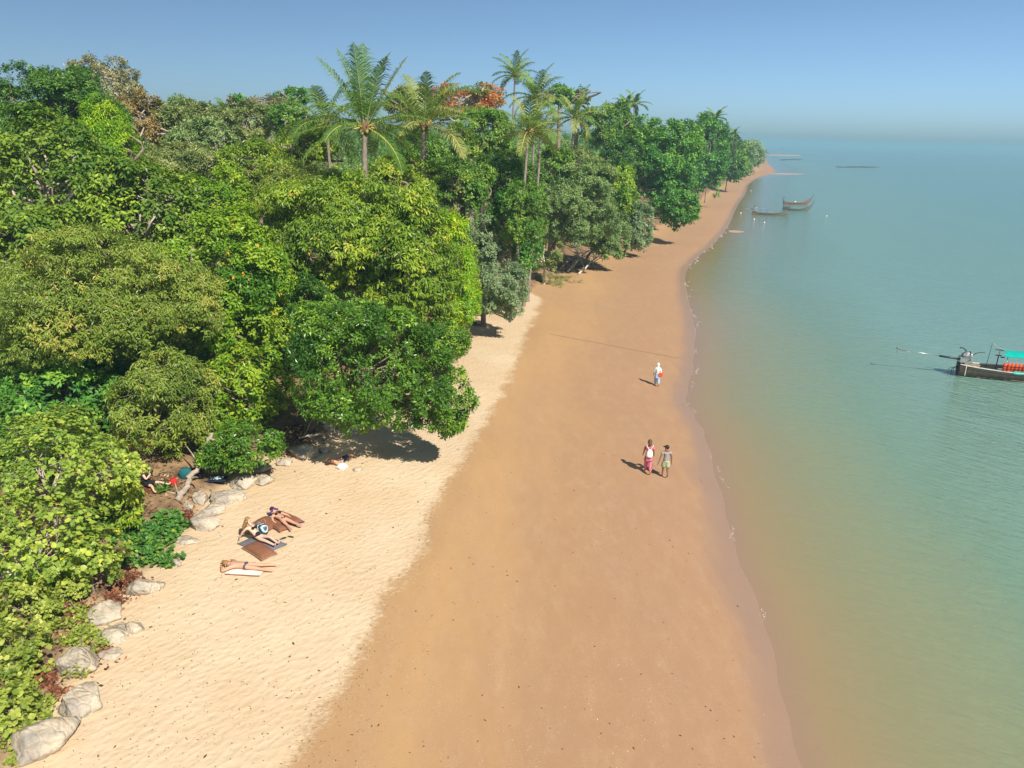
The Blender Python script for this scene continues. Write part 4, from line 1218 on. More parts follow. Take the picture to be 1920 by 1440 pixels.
def skirt(name, top, bottom, r0, r1, mtl, root, fold=.12, n=22, phase=0., squash=.8):
    mb = MB(); rings = []
    for t in np.linspace(0, 1, 7):
        c = np.array(top) * (1 - t) + np.array(bottom) * t
        rr = r0 + (r1 - r0) * t ** .8
        a = np.arange(n) * 2 * math.pi / n
        k = 1 + fold * t * np.sin(a * 5 + phase)
        rings.append(np.column_stack([c[0] + rr * k * np.cos(a), c[1] + rr * k * squash * np.sin(a), np.full(n, c[2])]))
    mb.loft(rings, cap=True)
    return mb.build(name, mtl, root, True)

def hair_cap(name, J, h, mtl, root, back=(0, -1, 0), long=0., thick=1.12, fall=None):
    back = unit(np.array(back, float)); u = unit(J['crown'] - J['neck'])
    back = unit(back - u * (back @ u) * .6)
    sd = unit(np.cross(u, back))
    fw = np.cross(sd, u)
    m = MB(); m.ball(J['head'] * .45 + J['crown'] * .55 + back * .011 * h, np.array([.054, .058, .060]) * h * thick * .95, 12, 8, np.stack([sd, fw, u], 1))
    if long:
        fl = unit(np.array(fall, float)) if fall is not None else -u
        p = J['head'] + back * .03 * h
        m.tube(cr([p + u * .03 * h, p + back * .022 * h + fl * .03 * h, p + back * .03 * h + fl * (.05 + long * .6) * h, p + back * .03 * h + fl * (.05 + long) * h], 3), np.array([.040, .050, .052, .050, .046, .042, .038, .030, .022, .012]) * h, 8)
        return m.build(name, mtl, root, True)
    return m.build(name, mtl, root, True)

def near_bones(J, c, bones, rest):
    """true where the closest bone is one of bones = {(a, b): (t0, t1)}"""
    best = np.full(len(c), 1e9); ok = np.zeros(len(c), bool)
    for (a, b), lim in list(bones.items()) + [(k, None) for k in rest]:
        d = J[b] - J[a]; t = np.clip(((c - J[a]) @ d) / (d @ d), 0, 1)
        e = np.linalg.norm(c - J[a] - t[:, None] * d, axis=1) / RAD[b.split('_')[0]]
        m = e < best
        best[m] = e[m]; ok[m] = (lim is not None) and True
        if lim is not None: ok[m] = (t[m] >= lim[0]) & (t[m] <= lim[1])
    return ok
def from_body(name, b, keep, mtl, root, off=.007):
    """close-fitting swimwear: the part of the body surface where keep(points) holds, lifted a little"""
    me = b.data
    n = len(me.vertices)
    co = np.zeros(n * 3, np.float32); me.vertices.foreach_get('co', co); co = co.reshape(-1, 3)
    nr = np.zeros(n * 3, np.float32); me.vertex_normals.foreach_get('vector', nr); nr = nr.reshape(-1, 3)
    k = keep(co)
    F = [list(p.vertices) for p in me.polygons if k[list(p.vertices)].all()]
    F4 = np.array([f for f in F if len(f) == 4]).reshape(-1, 4); F3 = np.array([f for f in F if len(f) == 3]).reshape(-1, 3)
    used = np.unique(np.concatenate([F4.ravel(), F3.ravel()])).astype(int)
    rm = np.full(n, -1); rm[used] = np.arange(len(used))
    return link(name, np_mesh(name, (co + nr * off)[used], [rm[F4.astype(int)], rm[F3.astype(int)]], mtl), root)

SKIN_TAN = mat('tanned_skin', (.42, .215, .125), .55, .08, 4)
SKIN_PALE = mat('pale_skin', (.62, .40, .29), .55, .07, 4)
SKIN_WARM = mat('sunburnt_skin', (.55, .29, .19), .55, .08, 4)
SKIN_BROWN = mat('brown_skin', (.20, .10, .06), .55, .1, 4)
HAIR_BROWN = mat('brown_hair', (.10, .048, .022), .55, .35, 40, .01)
HAIR_DARK = mat('dark_hair', (.016, .012, .010), .5, .3, 40, .01)
HAIR_FAIR = mat('fair_hair', (.27, .15, .06), .55, .35, 40, .01)
def cloth(name, c, var=.12): return mat(name, c, .85, var, 14, .004)

def person(label, loc, rot, group=None): return thing('person', label, 'person', loc, rot, group)

WALK = 'people walking on the wet sand'
# two walkers side by side and one ahead, all going away along the beach
def walker(px, py, label, h, rot, **k):
    g = G(px, py); return person(label, g, rot, WALK), standing(h, **k)
p1, J = walker(1214, 888, 'person in raspberry patterned dress over pink trousers with white drawstring backpack, from behind', 1.68, math.radians(-6), step=.75, arm=.55, armb=.5, f=1)
h = 1.68
body(J, h, SKIN_TAN, p1)
m_pink, nt, b = new_mat('raspberry_print'); v = coords(nt)
nt.links.new(ramp(nt, [(.45, (.33, .05, .085)), (.58, (.62, .22, .26))], tex(nt, 26, 2, .5, v)).outputs[0], b.inputs['Base Color']); b.inputs['Roughness'].default_value = .85
_mats['raspberry_print'] = m_pink
garment('tunic', J, h, [('waist', 'chest', 0, 1, 1.05, 1.0), ('chest', 'neck', 0, .35, 1., 1.), ('chest', 'shoulder_l', 0, 1, .95, 1.0), ('shoulder_l', 'elbow_l', 0, .8, 1.02, 1.3), ('chest', 'shoulder_r', 0, 1, .95, 1.0), ('shoulder_r', 'elbow_r', 0, .8, 1.02, 1.3), ('pelvis', 'waist', 0, 1, 1.05, 1.05)], m_pink, p1, 1.13)
skirt('dress_skirt', J['waist'] - [0, 0, .02], J['waist'] * [1, 1, 0] + [0, -.01, .66], .135, .20, m_pink, p1)
garment('trousers', J, h, [('hip_l', 'knee_l', 0, 1, 1.05, 1.5), ('knee_l', 'ankle_l', 0, .85, 1.6, 1.7), ('hip_r', 'knee_r', 0, 1, 1.05, 1.5), ('knee_r', 'ankle_r', 0, .85, 1.6, 1.7), ('hip_l', 'pelvis', 0, 1, 1, .8), ('hip_r', 'pelvis', 0, 1, 1, .8)], cloth('pink_cloth', (.62, .16, .24)), p1, 1.1)
hair_cap('hair', J, h, HAIR_BROWN, p1, long=.05)
m = MB(); m.ball(J['head'] + [.0, .058 * h, .012 * h], (.075, .02, .022), 8, 5); m.build('sunglasses', mat('dark_lens', (.01, .01, .012), .2, .1), p1, True)
# white backpack hangs on the walker
bp = thing('backpack', 'white drawstring backpack on the back of the person in raspberry dress', 'backpack', np.array(p1.location) + [-.012, -.17, 1.07], math.radians(-6))
WHITE = cloth('white_cloth', (.78, .76, .72))
m = MB(); rings = []
for z, w, d in [(-.2, .06, .03), (-.19, .125, .075), (-.1, .15, .09), (.02, .14, .085), (.12, .10, .06), (.17, .045, .03), (.2, .03, .02)]:
    a = np.arange(12) * math.pi / 6; rings.append(np.column_stack([np.cos(a) * w * (1 + .04 * np.sin(3 * a + z * 20)), np.sin(a) * d, np.full(12, z)]))
m.loft(rings, cap=True); m.build('bag', WHITE, bp, True)
for s in (-1, 1):
    m = MB(); m.tube(cr([(s * .03, .01, .17), (s * .09, .02, .27), (s * .145, .07, .355), (s * .15, .16, .33), (s * .14, .29, .24)], 4), .014, 5); m.build('strap', WHITE, bp, True)

p2, J = walker(1246, 896, 'person in grey T-shirt, greenish patterned shorts and dark cap, from behind', 1.6, math.radians(4), step=.35, arm=-.45, armb=-.15)
h = 1.6
for n in 'l': J['elbow_' + n] += [-.06, 0, .02]; J['wrist_' + n] += [-.12, .0, .04]
J['head'] = J['head'] + [-.012, .0, 0]
body(J, h, SKIN_BROWN, p2, .95, face=(-.75, .65, 0))
garment('t_shirt', J, h, [('pelvis', 'waist', .2, 1, 1.1, 1.12), ('waist', 'chest', 0, 1, 1.12, 1.05), ('chest', 'neck', 0, .4, 1.05, 1.), ('chest', 'shoulder_l', 0, 1, .95, 1.0), ('shoulder_l', 'elbow_l', 0, .5, 1.02, 1.22), ('chest', 'shoulder_r', 0, 1, .95, 1.0), ('shoulder_r', 'elbow_r', 0, .5, 1.02, 1.22)], cloth('grey_jersey', (.27, .255, .25)), p2, 1.12)
m_camo, nt, b = new_mat('green_print'); v = coords(nt)
nt.links.new(ramp(nt, [(.42, (.20, .26, .13)), (.5, (.38, .42, .26)), (.6, (.46, .46, .30))], tex(nt, 18, 2, .5, v)).outputs[0], b.inputs['Base Color']); b.inputs['Roughness'].default_value = .9
garment('shorts', J, h, [('waist', 'pelvis', .6, 1, 1.1, 1.08), ('pelvis', 'hip_l', 0, 1, 1.05, 1.2), ('hip_l', 'knee_l', 0, .9, 1.25, 1.95), ('pelvis', 'hip_r', 0, 1, 1.05, 1.2), ('hip_r', 'knee_r', 0, .9, 1.25, 1.95)], m_camo, p2, 1.08)
hair_cap('hair', J, h, HAIR_DARK, p2, back=(.7, -.7, 0), thick=1.08)
cp = thing('cap', 'dark peaked cap on the head of the person in grey T-shirt', 'cap', np.array(p2.location) + J['head'] + [0, 0, .035], math.radians(50))
MAROON = cloth('dark_maroon_cloth', (.045, .018, .018))
m = MB(); m.ball((0, 0, .012), (.098, .108, .085), 12, 8); m.build('crown', MAROON, cp, True)
m = MB(); m.ball((0, .115, .0), (.075, .08, .012), 10, 5); m.build('peak', MAROON, cp, True)

p3, J = walker(1231, 724, 'person in pale green headscarf, white top and blue trousers walking furthest ahead', 1.5, math.radians(-3), step=.6, arm=.3, armb=-.2, f=1)
h = 1.5
body(J, h, SKIN_TAN, p3)
MINT = cloth('mint_cloth', (.66, .80, .62)); PALEB = cloth('pale_blue_cloth', (.60, .72, .76)); BLUE = cloth('blue_cloth', (.30, .42, .58))
garment('top', J, h, [('pelvis', 'waist', 0, 1, 1.1, 1.05), ('waist', 'chest', 0, 1, 1.05, 1.0), ('chest', 'neck', 0, .4, 1.05, 1.), ('chest', 'shoulder_l', 0, 1, .95, 1.0), ('shoulder_l', 'elbow_l', 0, 1, 1.02, 1.25), ('elbow_l', 'wrist_l', 0, .9, 1.4, 1.7), ('chest', 'shoulder_r', 0, 1, .95, 1.0), ('shoulder_r', 'elbow_r', 0, 1, 1.02, 1.25), ('elbow_r', 'wrist_r', 0, .9, 1.4, 1.7)], PALEB, p3, 1.12)
skirt('tunic_hem', J['waist'], J['waist'] * [1, 1, 0] + [0, 0, .52], .125, .17, BLUE, p3, .1)
garment('trousers', J, h, [('hip_l', 'knee_l', 0, 1, 1.1, 1.6), ('knee_l', 'ankle_l', 0, .95, 1.7, 2.1), ('hip_r', 'knee_r', 0, 1, 1.1, 1.6), ('knee_r', 'ankle_r', 0, .95, 1.7, 2.1), ('hip_l', 'pelvis', 0, 1, 1, .8), ('hip_r', 'pelvis', 0, 1, 1, .8)], BLUE, p3, 1.1)
hair_cap('headscarf', J, h, MINT, p3, thick=1.24)
m = MB(); rings = []
for z, w, d, y in [(.9, .07, .075, 0), (.86, .06, .065, -.01), (.81, .085, .075, -.015), (.76, .125, .10, -.02), (.70, .11, .09, -.03), (.64, .04, .05, -.07)]:
    a = np.arange(12) * math.pi / 6; rings.append(np.column_stack([np.cos(a) * w * h * .75, np.sin(a) * d * h * .75 + y * h, np.full(12, z * h)]))
m.loft(rings); m.build('scarf_drape', MINT, p3, True)
hb = thing('handbag', 'red shoulder bag at the right hip of the person in the headscarf', 'bag', np.array(p3.location) + [.16, -.12, .80], math.radians(-8))
REDB = mat('red_leather', (.62, .07, .03), .5, .1, 6)
m = MB(); m.loft([np.array([(-.13, -.05, z), (.13, -.05, z), (.13, .05, z), (-.13, .05, z)]) * [k, k, 1] for z, k in ((-.13, .85), (-.11, 1), (.08, .95), (.11, .75))], cap=True); m.build('bag', REDB, hb)
m = MB(); m.tube(cr([(-.1, 0, .1), (-.16, .03, .3), (-.14, .08, .42), (-.02, .14, .3), (.1, .02, .1)], 4), .012, 5); m.build('strap', REDB, hb, True)

# three sunbathers
def cushion(label, px, py, w, l, t, rot, mtl, group, tip=1., seed=0, tiltx=0., quilt=True, name='cushion', cat='cushion', seam=None, up=0.):
    """plump square cushion with pointed corners"""
    r = np.random.default_rng(seed)
    c = G(px, py)
    root = thing(name, label, cat, c + [0, 0, up], rot, group)
    n = 17
    u = np.linspace(-1, 1, n)
    X, Y = np.meshgrid(u, u, indexing='ij')
    bul = np.clip((1 - np.abs(X) ** 3.2) * (1 - np.abs(Y) ** 3.2), 0, 1) ** .5
    pinch = 1 - .10 * (1 - np.abs(X) ** 2) * np.abs(Y) ** 4 - .10 * (1 - np.abs(Y) ** 2) * np.abs(X) ** 4
    q = (np.sin(X * 26) * .018 * t * 3 if quilt else 0) + r.normal(0, .012, X.shape) * t * 2
    wav = .05 * t * np.sin(X * 3 + seed) * np.cos(Y * 2.4)
    xs, ys = X * w / 2 * pinch, Y * l / 2 * pinch
    top = np.stack([xs, ys, t * .30 + bul * (t * .70 + q) + wav], -1).reshape(-1, 3)
    bot = np.stack([xs, ys, t * .30 - bul * t * .28 + wav], -1).reshape(-1, 3)
    i = np.arange(n - 1)[:, None] * n; j = np.arange(n - 1)[None]
    F = np.stack([i + j, i + n + j, i + n + j + 1, i + j + 1], -1).reshape(-1, 4)
    R = np.array(Matrix.Rotation(tiltx, 3, 'X'))
    me = np_mesh('cover', np.concatenate([top, bot]) @ R.T, np.concatenate([F, F[:, ::-1] + n * n]), mtl)
    link('cover', me, root)
    if seam:
        e = [k for k in range(n)] + [k * n + n - 1 for k in range(1, n)] + [(n - 1) * n + k for k in range(n - 2, -1, -1)] + [k * n for k in range(n - 2, 0, -1)]
        m = MB(); P = (top @ R.T)[e]; m.tube(np.vstack([P, P[:1]]), .012, 4, False); m.build('piping', seam, root)
    return root
BROWN = cloth('brown_quilt', (.20, .085, .045), .18); GREY = cloth('slate_cloth', (.13, .125, .15), .12); PURPLE = cloth('purple_piping', (.06, .02, .16))
LT = cloth('tan_stitch', (.34, .2, .12))
SUNB = 'sunbathers on the pale sand'
CUS = 'floor cushions under the sunbathers'
def axis_of(a, b):
    A_, B_ = G(*a), G(*b); d = B_ - A_
    return A_, math.atan2(d[1], d[0]), np.linalg.norm(d[:2])
# 1: lying face down on a thin white mat
A_, rt, ln = axis_of((418, 1064), (507, 1070))
mid = (A_ + G(507, 1070)) / 2
mt = thing('beach_towel', 'thin white and brown beach mat under the face-down sunbather', 'towel', G(461, 1070), rt)
m = MB(); g = np.linspace(-1, 1, 9)
top = [[(x * .60, -.17 * s - .13, .03 + .012 * math.sin(x * 7 + s)) for x in g] for s in (-1, -.5, 0, .5, 1)]
m.loft([np.array(q) for q in top], close=False); m.build('mat', cloth('white_mat', (.66, .62, .56)), mt, True)
m = MB(); m.tube([(x * .58, -.315, .022) for x in g], .018, 6); m.build('edge', BROWN, mt, True)
s1 = person('tanned sunbather lying face down in grey-blue briefs, head resting on folded arms', mid + [0, 0, .03], rt, SUNB)
h = 1.72; J = lying(h, True)
J['head'] = J['neck'] + [-.13, .01, -.0]; J['crown'] = J['head'] + [-.08, .02, .0]
for n, sg in (('l', -1), ('r', 1)):
    sy = np.sign(J['shoulder_' + n][1])
    J['shoulder_' + n] += [-.02, sy * .01, 0]
    J['elbow_' + n] = J['shoulder_' + n] + [-.20, sy * .17, -.06]
    J['wrist_' + n] = J['elbow_' + n] + [-.10, -sy * .20, .0]
J['knee_l'][1] *= 1.3; J['ankle_l'][1] *= 2.0; J['toe_l'][1] *= 2; J['ankle_r'][1] *= 1.5; J['toe_r'][1] *= 1.5
b1 = body(J, h, SKIN_WARM, s1, 1., face=(0, .3, -1))
from_body('briefs', b1, lambda c: (c[:, 0] > -.09) & (c[:, 0] < .135 - .42 * np.maximum(np.abs(c[:, 1]) - .05, 0)), cloth('grey_blue_cloth', (.075, .075, .11)), s1)
hair_cap('hair', J, h, HAIR_FAIR, s1, back=(0, 0, 1), thick=1.1)
m = MB(); m.ball(J['crown'] + [-.075, .05, .03], .06, 8, 6); m.build('hair_bun', HAIR_FAIR, s1, True)

# 2: half sitting against cushions
A_, rt, ln = axis_of((474, 1003), (526, 1028))
cushion('slate grey mat cushion under the half-sitting sunbather', 492, 1022, 1.45, 1.05, .16, rt, GREY, CUS, seed=1, quilt=False)
cushion('brown quilted cushion nearest the face-down sunbather', 487, 1036, 1.25, .62, .24, rt - .10, BROWN, CUS, seed=2, seam=LT)
s2 = person('pale sunbather in dark bikini half sitting, leaning back on the arms', G(486, 1020) + [0, 0, .17], rt + .1, SUNB)
h = 1.66; J = lying(h)
J['pelvis'] = np.array([0, 0, .12]); J['waist'] = np.array([-.11, 0, .20]); J['chest'] = np.array([-.26, 0, .36]); J['neck'] = np.array([-.38, 0, .50]); J['head'] = np.array([-.45, 0, .63]); J['crown'] = np.array([-.48, 0, .71])
for n in 'lr':
    sy = np.sign(J['hip_' + n][1])
    J['shoulder_' + n] = np.array([-.36, sy * .165, .44]); J['elbow_' + n] = np.array([-.52, sy * .25, .25]); J['wrist_' + n] = np.array([-.62, sy * .27, .06])
    J['hip_' + n] = np.array([.05, sy * .085, .11]); J['knee_' + n] = np.array([.46, sy * .10, .13 if sy < 0 else .20]); J['ankle_' + n] = np.array([.85, sy * .08, .07]); J['toe_' + n] = np.array([.92, sy * .10, .17])
b2 = body(J, h, SKIN_PALE, s2, .92, face=(.8, .0, .55))
DARKB = cloth('black_lycra', (.015, .013, .016))
from_body('bikini_bottom', b2, lambda c: (c[:, 0] > -.075) & (c[:, 0] < .10 - .9 * np.maximum(np.abs(c[:, 1]) - .03, 0)), DARKB, s2)
for sy in (-1, 1):
    m = MB(); m.ball(J['chest'] + [.085, sy * .062, .075], (.06, .06, .055), 8, 6); m.build('bikini_cup', DARKB, s2, True)
    m = MB(); m.tube([J['chest'] + [.10, sy * .07, .10], J['chest'] + [-.02, sy * .08, .19], J['neck'] + [-.06, sy * .05, .0]], .008, 4); m.build('strap', DARKB, s2, True)
hair_cap('hair', J, h, HAIR_FAIR, s2, back=(-.8, 0, -.1), long=.17, thick=1.12, fall=(-.3, -.35, -1))

# 3: lying on the back
A_, rt, ln = axis_of((509, 968), (567, 1001))
cushion('brown cushion under the left shoulder of the sunbather lying on the back', 503, 984, .95, .62, .22, rt + .05, BROWN, CUS, seed=3, seam=BROWN)
cushion('long brown cushion with purple edge on the far side of the same sunbather', 538, 974, 1.5, .42, .20, rt + .10, BROWN, CUS, seed=4, seam=PURPLE)
cushion('small dark brown cushion roll beside the hip of the sunbather on the back', 522, 992, .72, .34, .2, rt, BROWN, CUS, seed=5, quilt=False)
s3 = person('sunbather in dark bikini lying face up with a dark cloth over the head', G(532, 983) + [0, 0, .10], rt, SUNB)
h = 1.68; J = lying(h)
J['chest'][2] += .05; J['neck'][2] += .09; J['head'][2] += .13; J['crown'][2] += .15; J['waist'][2] += .01
for n in 'lr':
    sy = np.sign(J['shoulder_' + n][1]); J['shoulder_' + n][2] += .05
    J['elbow_' + n] = J['shoulder_' + n] + [.26, sy * .14, -.06]; J['wrist_' + n] = J['elbow_' + n] + [.22, -sy * .02, -.03]
    J['knee_' + n][1] = sy * .13; J['ankle_' + n][1] = sy * .2; J['toe_' + n][1] = sy * .24
b3 = body(J, h, SKIN_WARM, s3, .95, face=(.1, 0, 1))
from_body('bikini_bottom', b3, lambda c: (c[:, 0] > -.06) & (c[:, 0] < .10 - .9 * np.maximum(np.abs(c[:, 1]) - .03, 0)), DARKB, s3)
for sy in (-1, 1):
    m = MB(); m.ball(J['chest'] + [.02, sy * .075, .105], (.065, .06, .05), 8, 6); m.build('bikini_cup', DARKB, s3, True)
hair_cap('head_cloth', J, h, cloth('dark_red_cloth', (.035, .014, .02)), s3, back=(-.3, 0, .5), thick=1.14)
m = MB(); m.tube(cr([J['neck'] + [-.02, -.22, .02], J['neck'] + [-.05, -.1, .1], J['neck'] + [-.1, .0, .14], J['neck'] + [-.05, .16, .08]], 5), .035, 6); m.build('scarf', PURPLE, s3, True)
bg_ = thing('beach_bag', 'teal and white striped beach bag behind the half-sitting sunbather', 'bag', G(491, 1000), rt + .2)
m_st, nt, b = new_mat('teal_stripes'); v = coords(nt, (1, 1, 1), (0, .5, .4)); w_ = N(nt, 'TexWave'); w_.inputs['Scale'].default_value = 2.6; w_.inputs['Distortion'].default_value = 2.5; nt.links.new(v, w_.inputs['Vector'])
nt.links.new(ramp(nt, [(.3, (.02, .04, .08)), (.55, (.04, .16, .21)), (.75, (.25, .40, .42)), (.92, (.6, .64, .62))], w_.outputs[0]).outputs[0], b.inputs['Base Color'])
m = MB(); rings = []
for z, k in ((0, .8), (.05, 1), (.2, 1.08), (.33, .95), (.38, .6)):
    a = np.arange(14) * 2 * math.pi / 14; rings.append(np.column_stack([np.cos(a) * .27 * k, np.sin(a) * .16 * k * (1 + .1 * np.sin(3 * a)), np.full(14, z)]))
m.loft(rings, cap=True); m.build('bag', m_st, bg_, True)
for s in (-1, 1):
    m = MB(); m.tube(cr([(-.12, s * .1, .34), (-.08, s * .12, .5), (.08, s * .12, .5), (.12, s * .1, .34)], 4), .012, 5); m.build('handle', LT, bg_, True)
cushion('rumpled brown paper-coloured bag at the head of the half-sitting sunbather', 466, 998, .5, .4, .2, rt + .5, cloth('tan_cloth', (.22, .13, .07)), None, seed=8, quilt=False, name='cloth_bag', cat='bag')
for k, (x, y) in enumerate([(545, 1007), (531, 1010)]):
    o = thing('flip_flop', ['flip-flop lying nearest the feet of the sunbather on the back', 'flip-flop beside the grey mat corner'][k], 'sandal', G(x, y) + [0, 0, .012], rt + .4 + k)
    m = MB(); a = np.arange(12) * math.pi / 6
    m.loft([np.column_stack([np.cos(a) * .13, np.sin(a) * (.045 + .008 * np.cos(a)), np.full(12, z)]) for z in (-.01, .012)], cap=True); m.build('sole', cloth('dark_rubber', (.05, .04, .035)), o)
    m = MB(); m.tube([(-.02, -.045, .01), (.03, 0, .04), (.08, 0, .012)], .006, 4); m.tube([(-.02, .045, .01), (.03, 0, .04)], .006, 4); m.build('strap', cloth('dark_rubber', (.05, .04, .035)), o)

# people in the shade
SH = 'people resting in the shade of the trees'
g = G(641, 866); s4 = person('person in blue shorts lying in the tree shade with one arm over the head', g + [0, 0, .0], math.atan2(*( (G(672, 853) - g)[[1, 0]] )), SH)
h = 1.72; J = lying(h)
J['chest'][2] += .06; J['neck'][2] += .12; J['head'][2] += .18; J['crown'][2] += .2
J['elbow_r'] = J['shoulder_r'] + [-.16, .12, .12]; J['wrist_r'] = J['head'] + [-.03, .08, .06]
J['elbow_l'] = J['shoulder_l'] + [.2, -.14, .0]; J['wrist_l'] = J['waist'] + [.05, -.08, .14]
J['knee_l'] += [-.05, -.02, .22]; J['ankle_l'] += [-.14, 0, 0]; J['toe_l'] += [-.14, 0, 0]
body(J, h, SKIN_WARM, s4, 1.0, face=(.35, -.2, 1))
garment('shorts', J, h, [('waist', 'pelvis', .6, 1, 1., 1.05), ('pelvis', 'hip_l', 0, 1, 1.05, 1.1), ('pelvis', 'hip_r', 0, 1, 1.05, 1.1), ('hip_l', 'knee_l', 0, .75, 1.1, 1.6), ('hip_r', 'knee_r', 0, .75, 1.1, 1.6)], cloth('navy_cloth', (.035, .055, .11)), s4, 1.1)
hair_cap('hair', J, h, HAIR_BROWN, s4, back=(-.5, 0, -.5), thick=1.06)
wb = thing('plastic_bag', 'crumpled white bag on the sand beside the person in blue shorts', 'bag', G(641, 878), .3)
m = MB(); rr = np.random.default_rng(5)
m.loft([np.column_stack([np.cos(np.arange(12) * math.pi / 6) * k * rr.uniform(.8, 1.2, 12), np.sin(np.arange(12) * math.pi / 6) * k * .8 * rr.uniform(.8, 1.2, 12), np.full(12, z)]) for z, k in ((0, .22), (.08, .25), (.17, .17), (.24, .07))], cap=True); m.build('bag', cloth('white_film', (.6, .62, .62)), wb)
m = MB(); m.tube(cr([(-.04, 0, .22), (-.08, 0, .32), (.03, .02, .33), (.04, 0, .22)], 4), .01, 4); m.build('handle', cloth('white_film', (.6, .62, .62)), wb)

g = G(274, 912); s5 = person('person in black dress sitting on a red cloth under the olive tree', g + [0, 0, .04], math.radians(-8), SH)
h = 1.66
J = lying(h)
J['pelvis'] = np.array([0, 0, .11]); J['waist'] = np.array([-.03, 0, .26]); J['chest'] = np.array([.0, 0, .46]); J['neck'] = np.array([.04, 0, .63]); J['head'] = np.array([.09, 0, .76]); J['crown'] = np.array([.10, 0, .84])
for n in 'lr':
    sy = np.sign(J['hip_' + n][1])
    J['shoulder_' + n] = np.array([.03, sy * .16, .56]); J['elbow_' + n] = np.array([.18, sy * .2, .36]); J['wrist_' + n] = np.array([.27, sy * .06, .52])
    J['hip_' + n] = np.array([.06, sy * .09, .10])
    if sy > 0: J['knee_' + n], J['ankle_' + n], J['toe_' + n] = np.array([.48, .14, .12]), np.array([.88, .16, .06]), np.array([.94, .18, .15])
    else: J['knee_' + n], J['ankle_' + n], J['toe_' + n] = np.array([.42, -.25, .13]), np.array([.66, -.50, .05]), np.array([.78, -.54, .03])
b5 = body(J, h, SKIN_PALE, s5, .98, face=(1, 0, -.25))
BLACK = cloth('black_cloth', (.012, .012, .014))
ARMS = [(a + n, b + n) for n in 'lr' for a, b in (('shoulder_', 'elbow_'), ('elbow_', 'wrist_'), ('knee_', 'ankle_'), ('ankle_', 'toe_'))] + [('neck', 'head'), ('head', 'crown')]
from_body('dress', b5, lambda c: near_bones(J, c, {('pelvis', 'waist'): (0, 1), ('waist', 'chest'): (0, 1), ('chest', 'neck'): (0, 1), ('chest', 'shoulder_l'): (0, 1), ('chest', 'shoulder_r'): (0, 1),
    ('pelvis', 'hip_l'): (0, 1), ('pelvis', 'hip_r'): (0, 1), ('hip_l', 'knee_l'): (0, .75), ('hip_r', 'knee_r'): (0, .75)}, ARMS), BLACK, s5, .018)
hair_cap('hair', J, h, HAIR_FAIR, s5, back=(-1, 0, 0), long=.1, fall=(-.2, 0, -1))
rc = thing('cloth', 'dark red cloth spread under the person in black', 'cloth', G(273, 915), .1)
m = MB(); gg = np.linspace(-1, 1, 8)
m.loft([np.array([(x * .62, y * .5, .018 + .02 * math.sin(x * 4 + y * 3)) for x in gg]) for y in gg], close=False); m.build('sheet', cloth('dark_red_sheet', (.17, .035, .025)), rc, True)

def satchel(name, label, px, py, w, d, hh, rot, mtl, cat='bag', lift=0., soft=.12):
    o = thing(name, label, cat, G(px, py), rot)
    m = MB(); rings = []; r = np.random.default_rng(int(px))
    for t, k in ((0, .82), (.12, 1), (.55, 1.04), (.85, .9), (1, .55)):
        a = np.arange(14) * 2 * math.pi / 14; k2 = k * (1 + r.normal(0, soft * .3, 14)); rings.append(np.column_stack([np.cos(a) * w / 2 * k2, np.sin(a) * d / 2 * k2, np.full(14, t * hh)]))
    m.loft(rings, cap=True); m.build('bag', mtl, o, True)
    m = MB(); m.tube(cr([(-w * .25, 0, hh * .9), (-w * .15, 0, hh * 1.15), (w * .15, 0, hh * 1.15), (w * .25, 0, hh * .9)], 4), .014, 5); m.build('handle', mtl, o, True)
    return o
satchel('beach_bag', 'small bright red bag on the soil in front of the person in black', 326, 908, .26, .2, .24, .2, cloth('bright_red_cloth', (.55, .02, .015)))
satchel('rucksack', 'teal rucksack lying in the shade behind the mossy log', 349, 896, .5, .34, .42, .3, cloth('teal_cloth', (.012, .10, .11)))
satchel('rucksack', 'black rucksack beside the teal one behind the mossy log', 370, 894, .62, .36, .36, -.1, BLACK)
tw = thing('beach_towel', 'dark navy cloth spread by the shaded boulders under the drooping leaves', 'towel', G(400, 900), .1)
m = MB(); m.loft([np.array([(x * .55, y * .3, .05 + .05 * abs(math.sin(x * 5 + y * 3))) for x in gg]) for y in gg], close=False); m.build('sheet', cloth('navy_towel', (.018, .024, .05)), tw, True)
tw = thing('beach_towel', 'small pale blue towel crumpled on top of the navy cloth', 'towel', G(408, 901) + [0, -.05, .1], .2)
m = MB(); m.loft([np.array([(x * .27, y * .14, .04 + .04 * abs(math.sin(x * 6 + y * 4))) for x in gg]) for y in gg], close=False); m.build('sheet', cloth('pale_blue_towel', (.40, .52, .60)), tw, True)

g = G(886, 608); s6 = person('distant person in black shorts lying in the shade beyond the glossy tree', g, math.atan2(*((G(905, 613) - g)[[1, 0]])), SH)
h = 1.75; J = lying(h)
J['chest'][2] += .05; J['neck'][2] += .1; J['head'][2] += .16; J['crown'][2] += .18
for n in 'lr': sy = np.sign(J['shoulder_' + n][1]); J['elbow_' + n] = J['shoulder_' + n] + [-.12, sy * .2, .05]; J['wrist_' + n] = J['head'] + [-.05, sy * .1, -.02]
body(J, h, SKIN_BROWN, s6, 1.05, face=(.3, 0, 1))
garment('shorts', J, h, [('waist', 'pelvis', .6, 1, 1., 1.05), ('pelvis', 'hip_l', 0, 1, 1.05, 1.1), ('pelvis', 'hip_r', 0, 1, 1.05, 1.1), ('hip_l', 'knee_l', 0, .8, 1.1, 1.6), ('hip_r', 'knee_r', 0, .8, 1.1, 1.6)], BLACK, s6, 1.1)
hair_cap('hair', J, h, HAIR_DARK, s6, back=(-.5, 0, -.5), thick=1.06)
tw = thing('beach_towel', 'dark towel under the distant person in black shorts', 'towel', G(876, 607), .1)
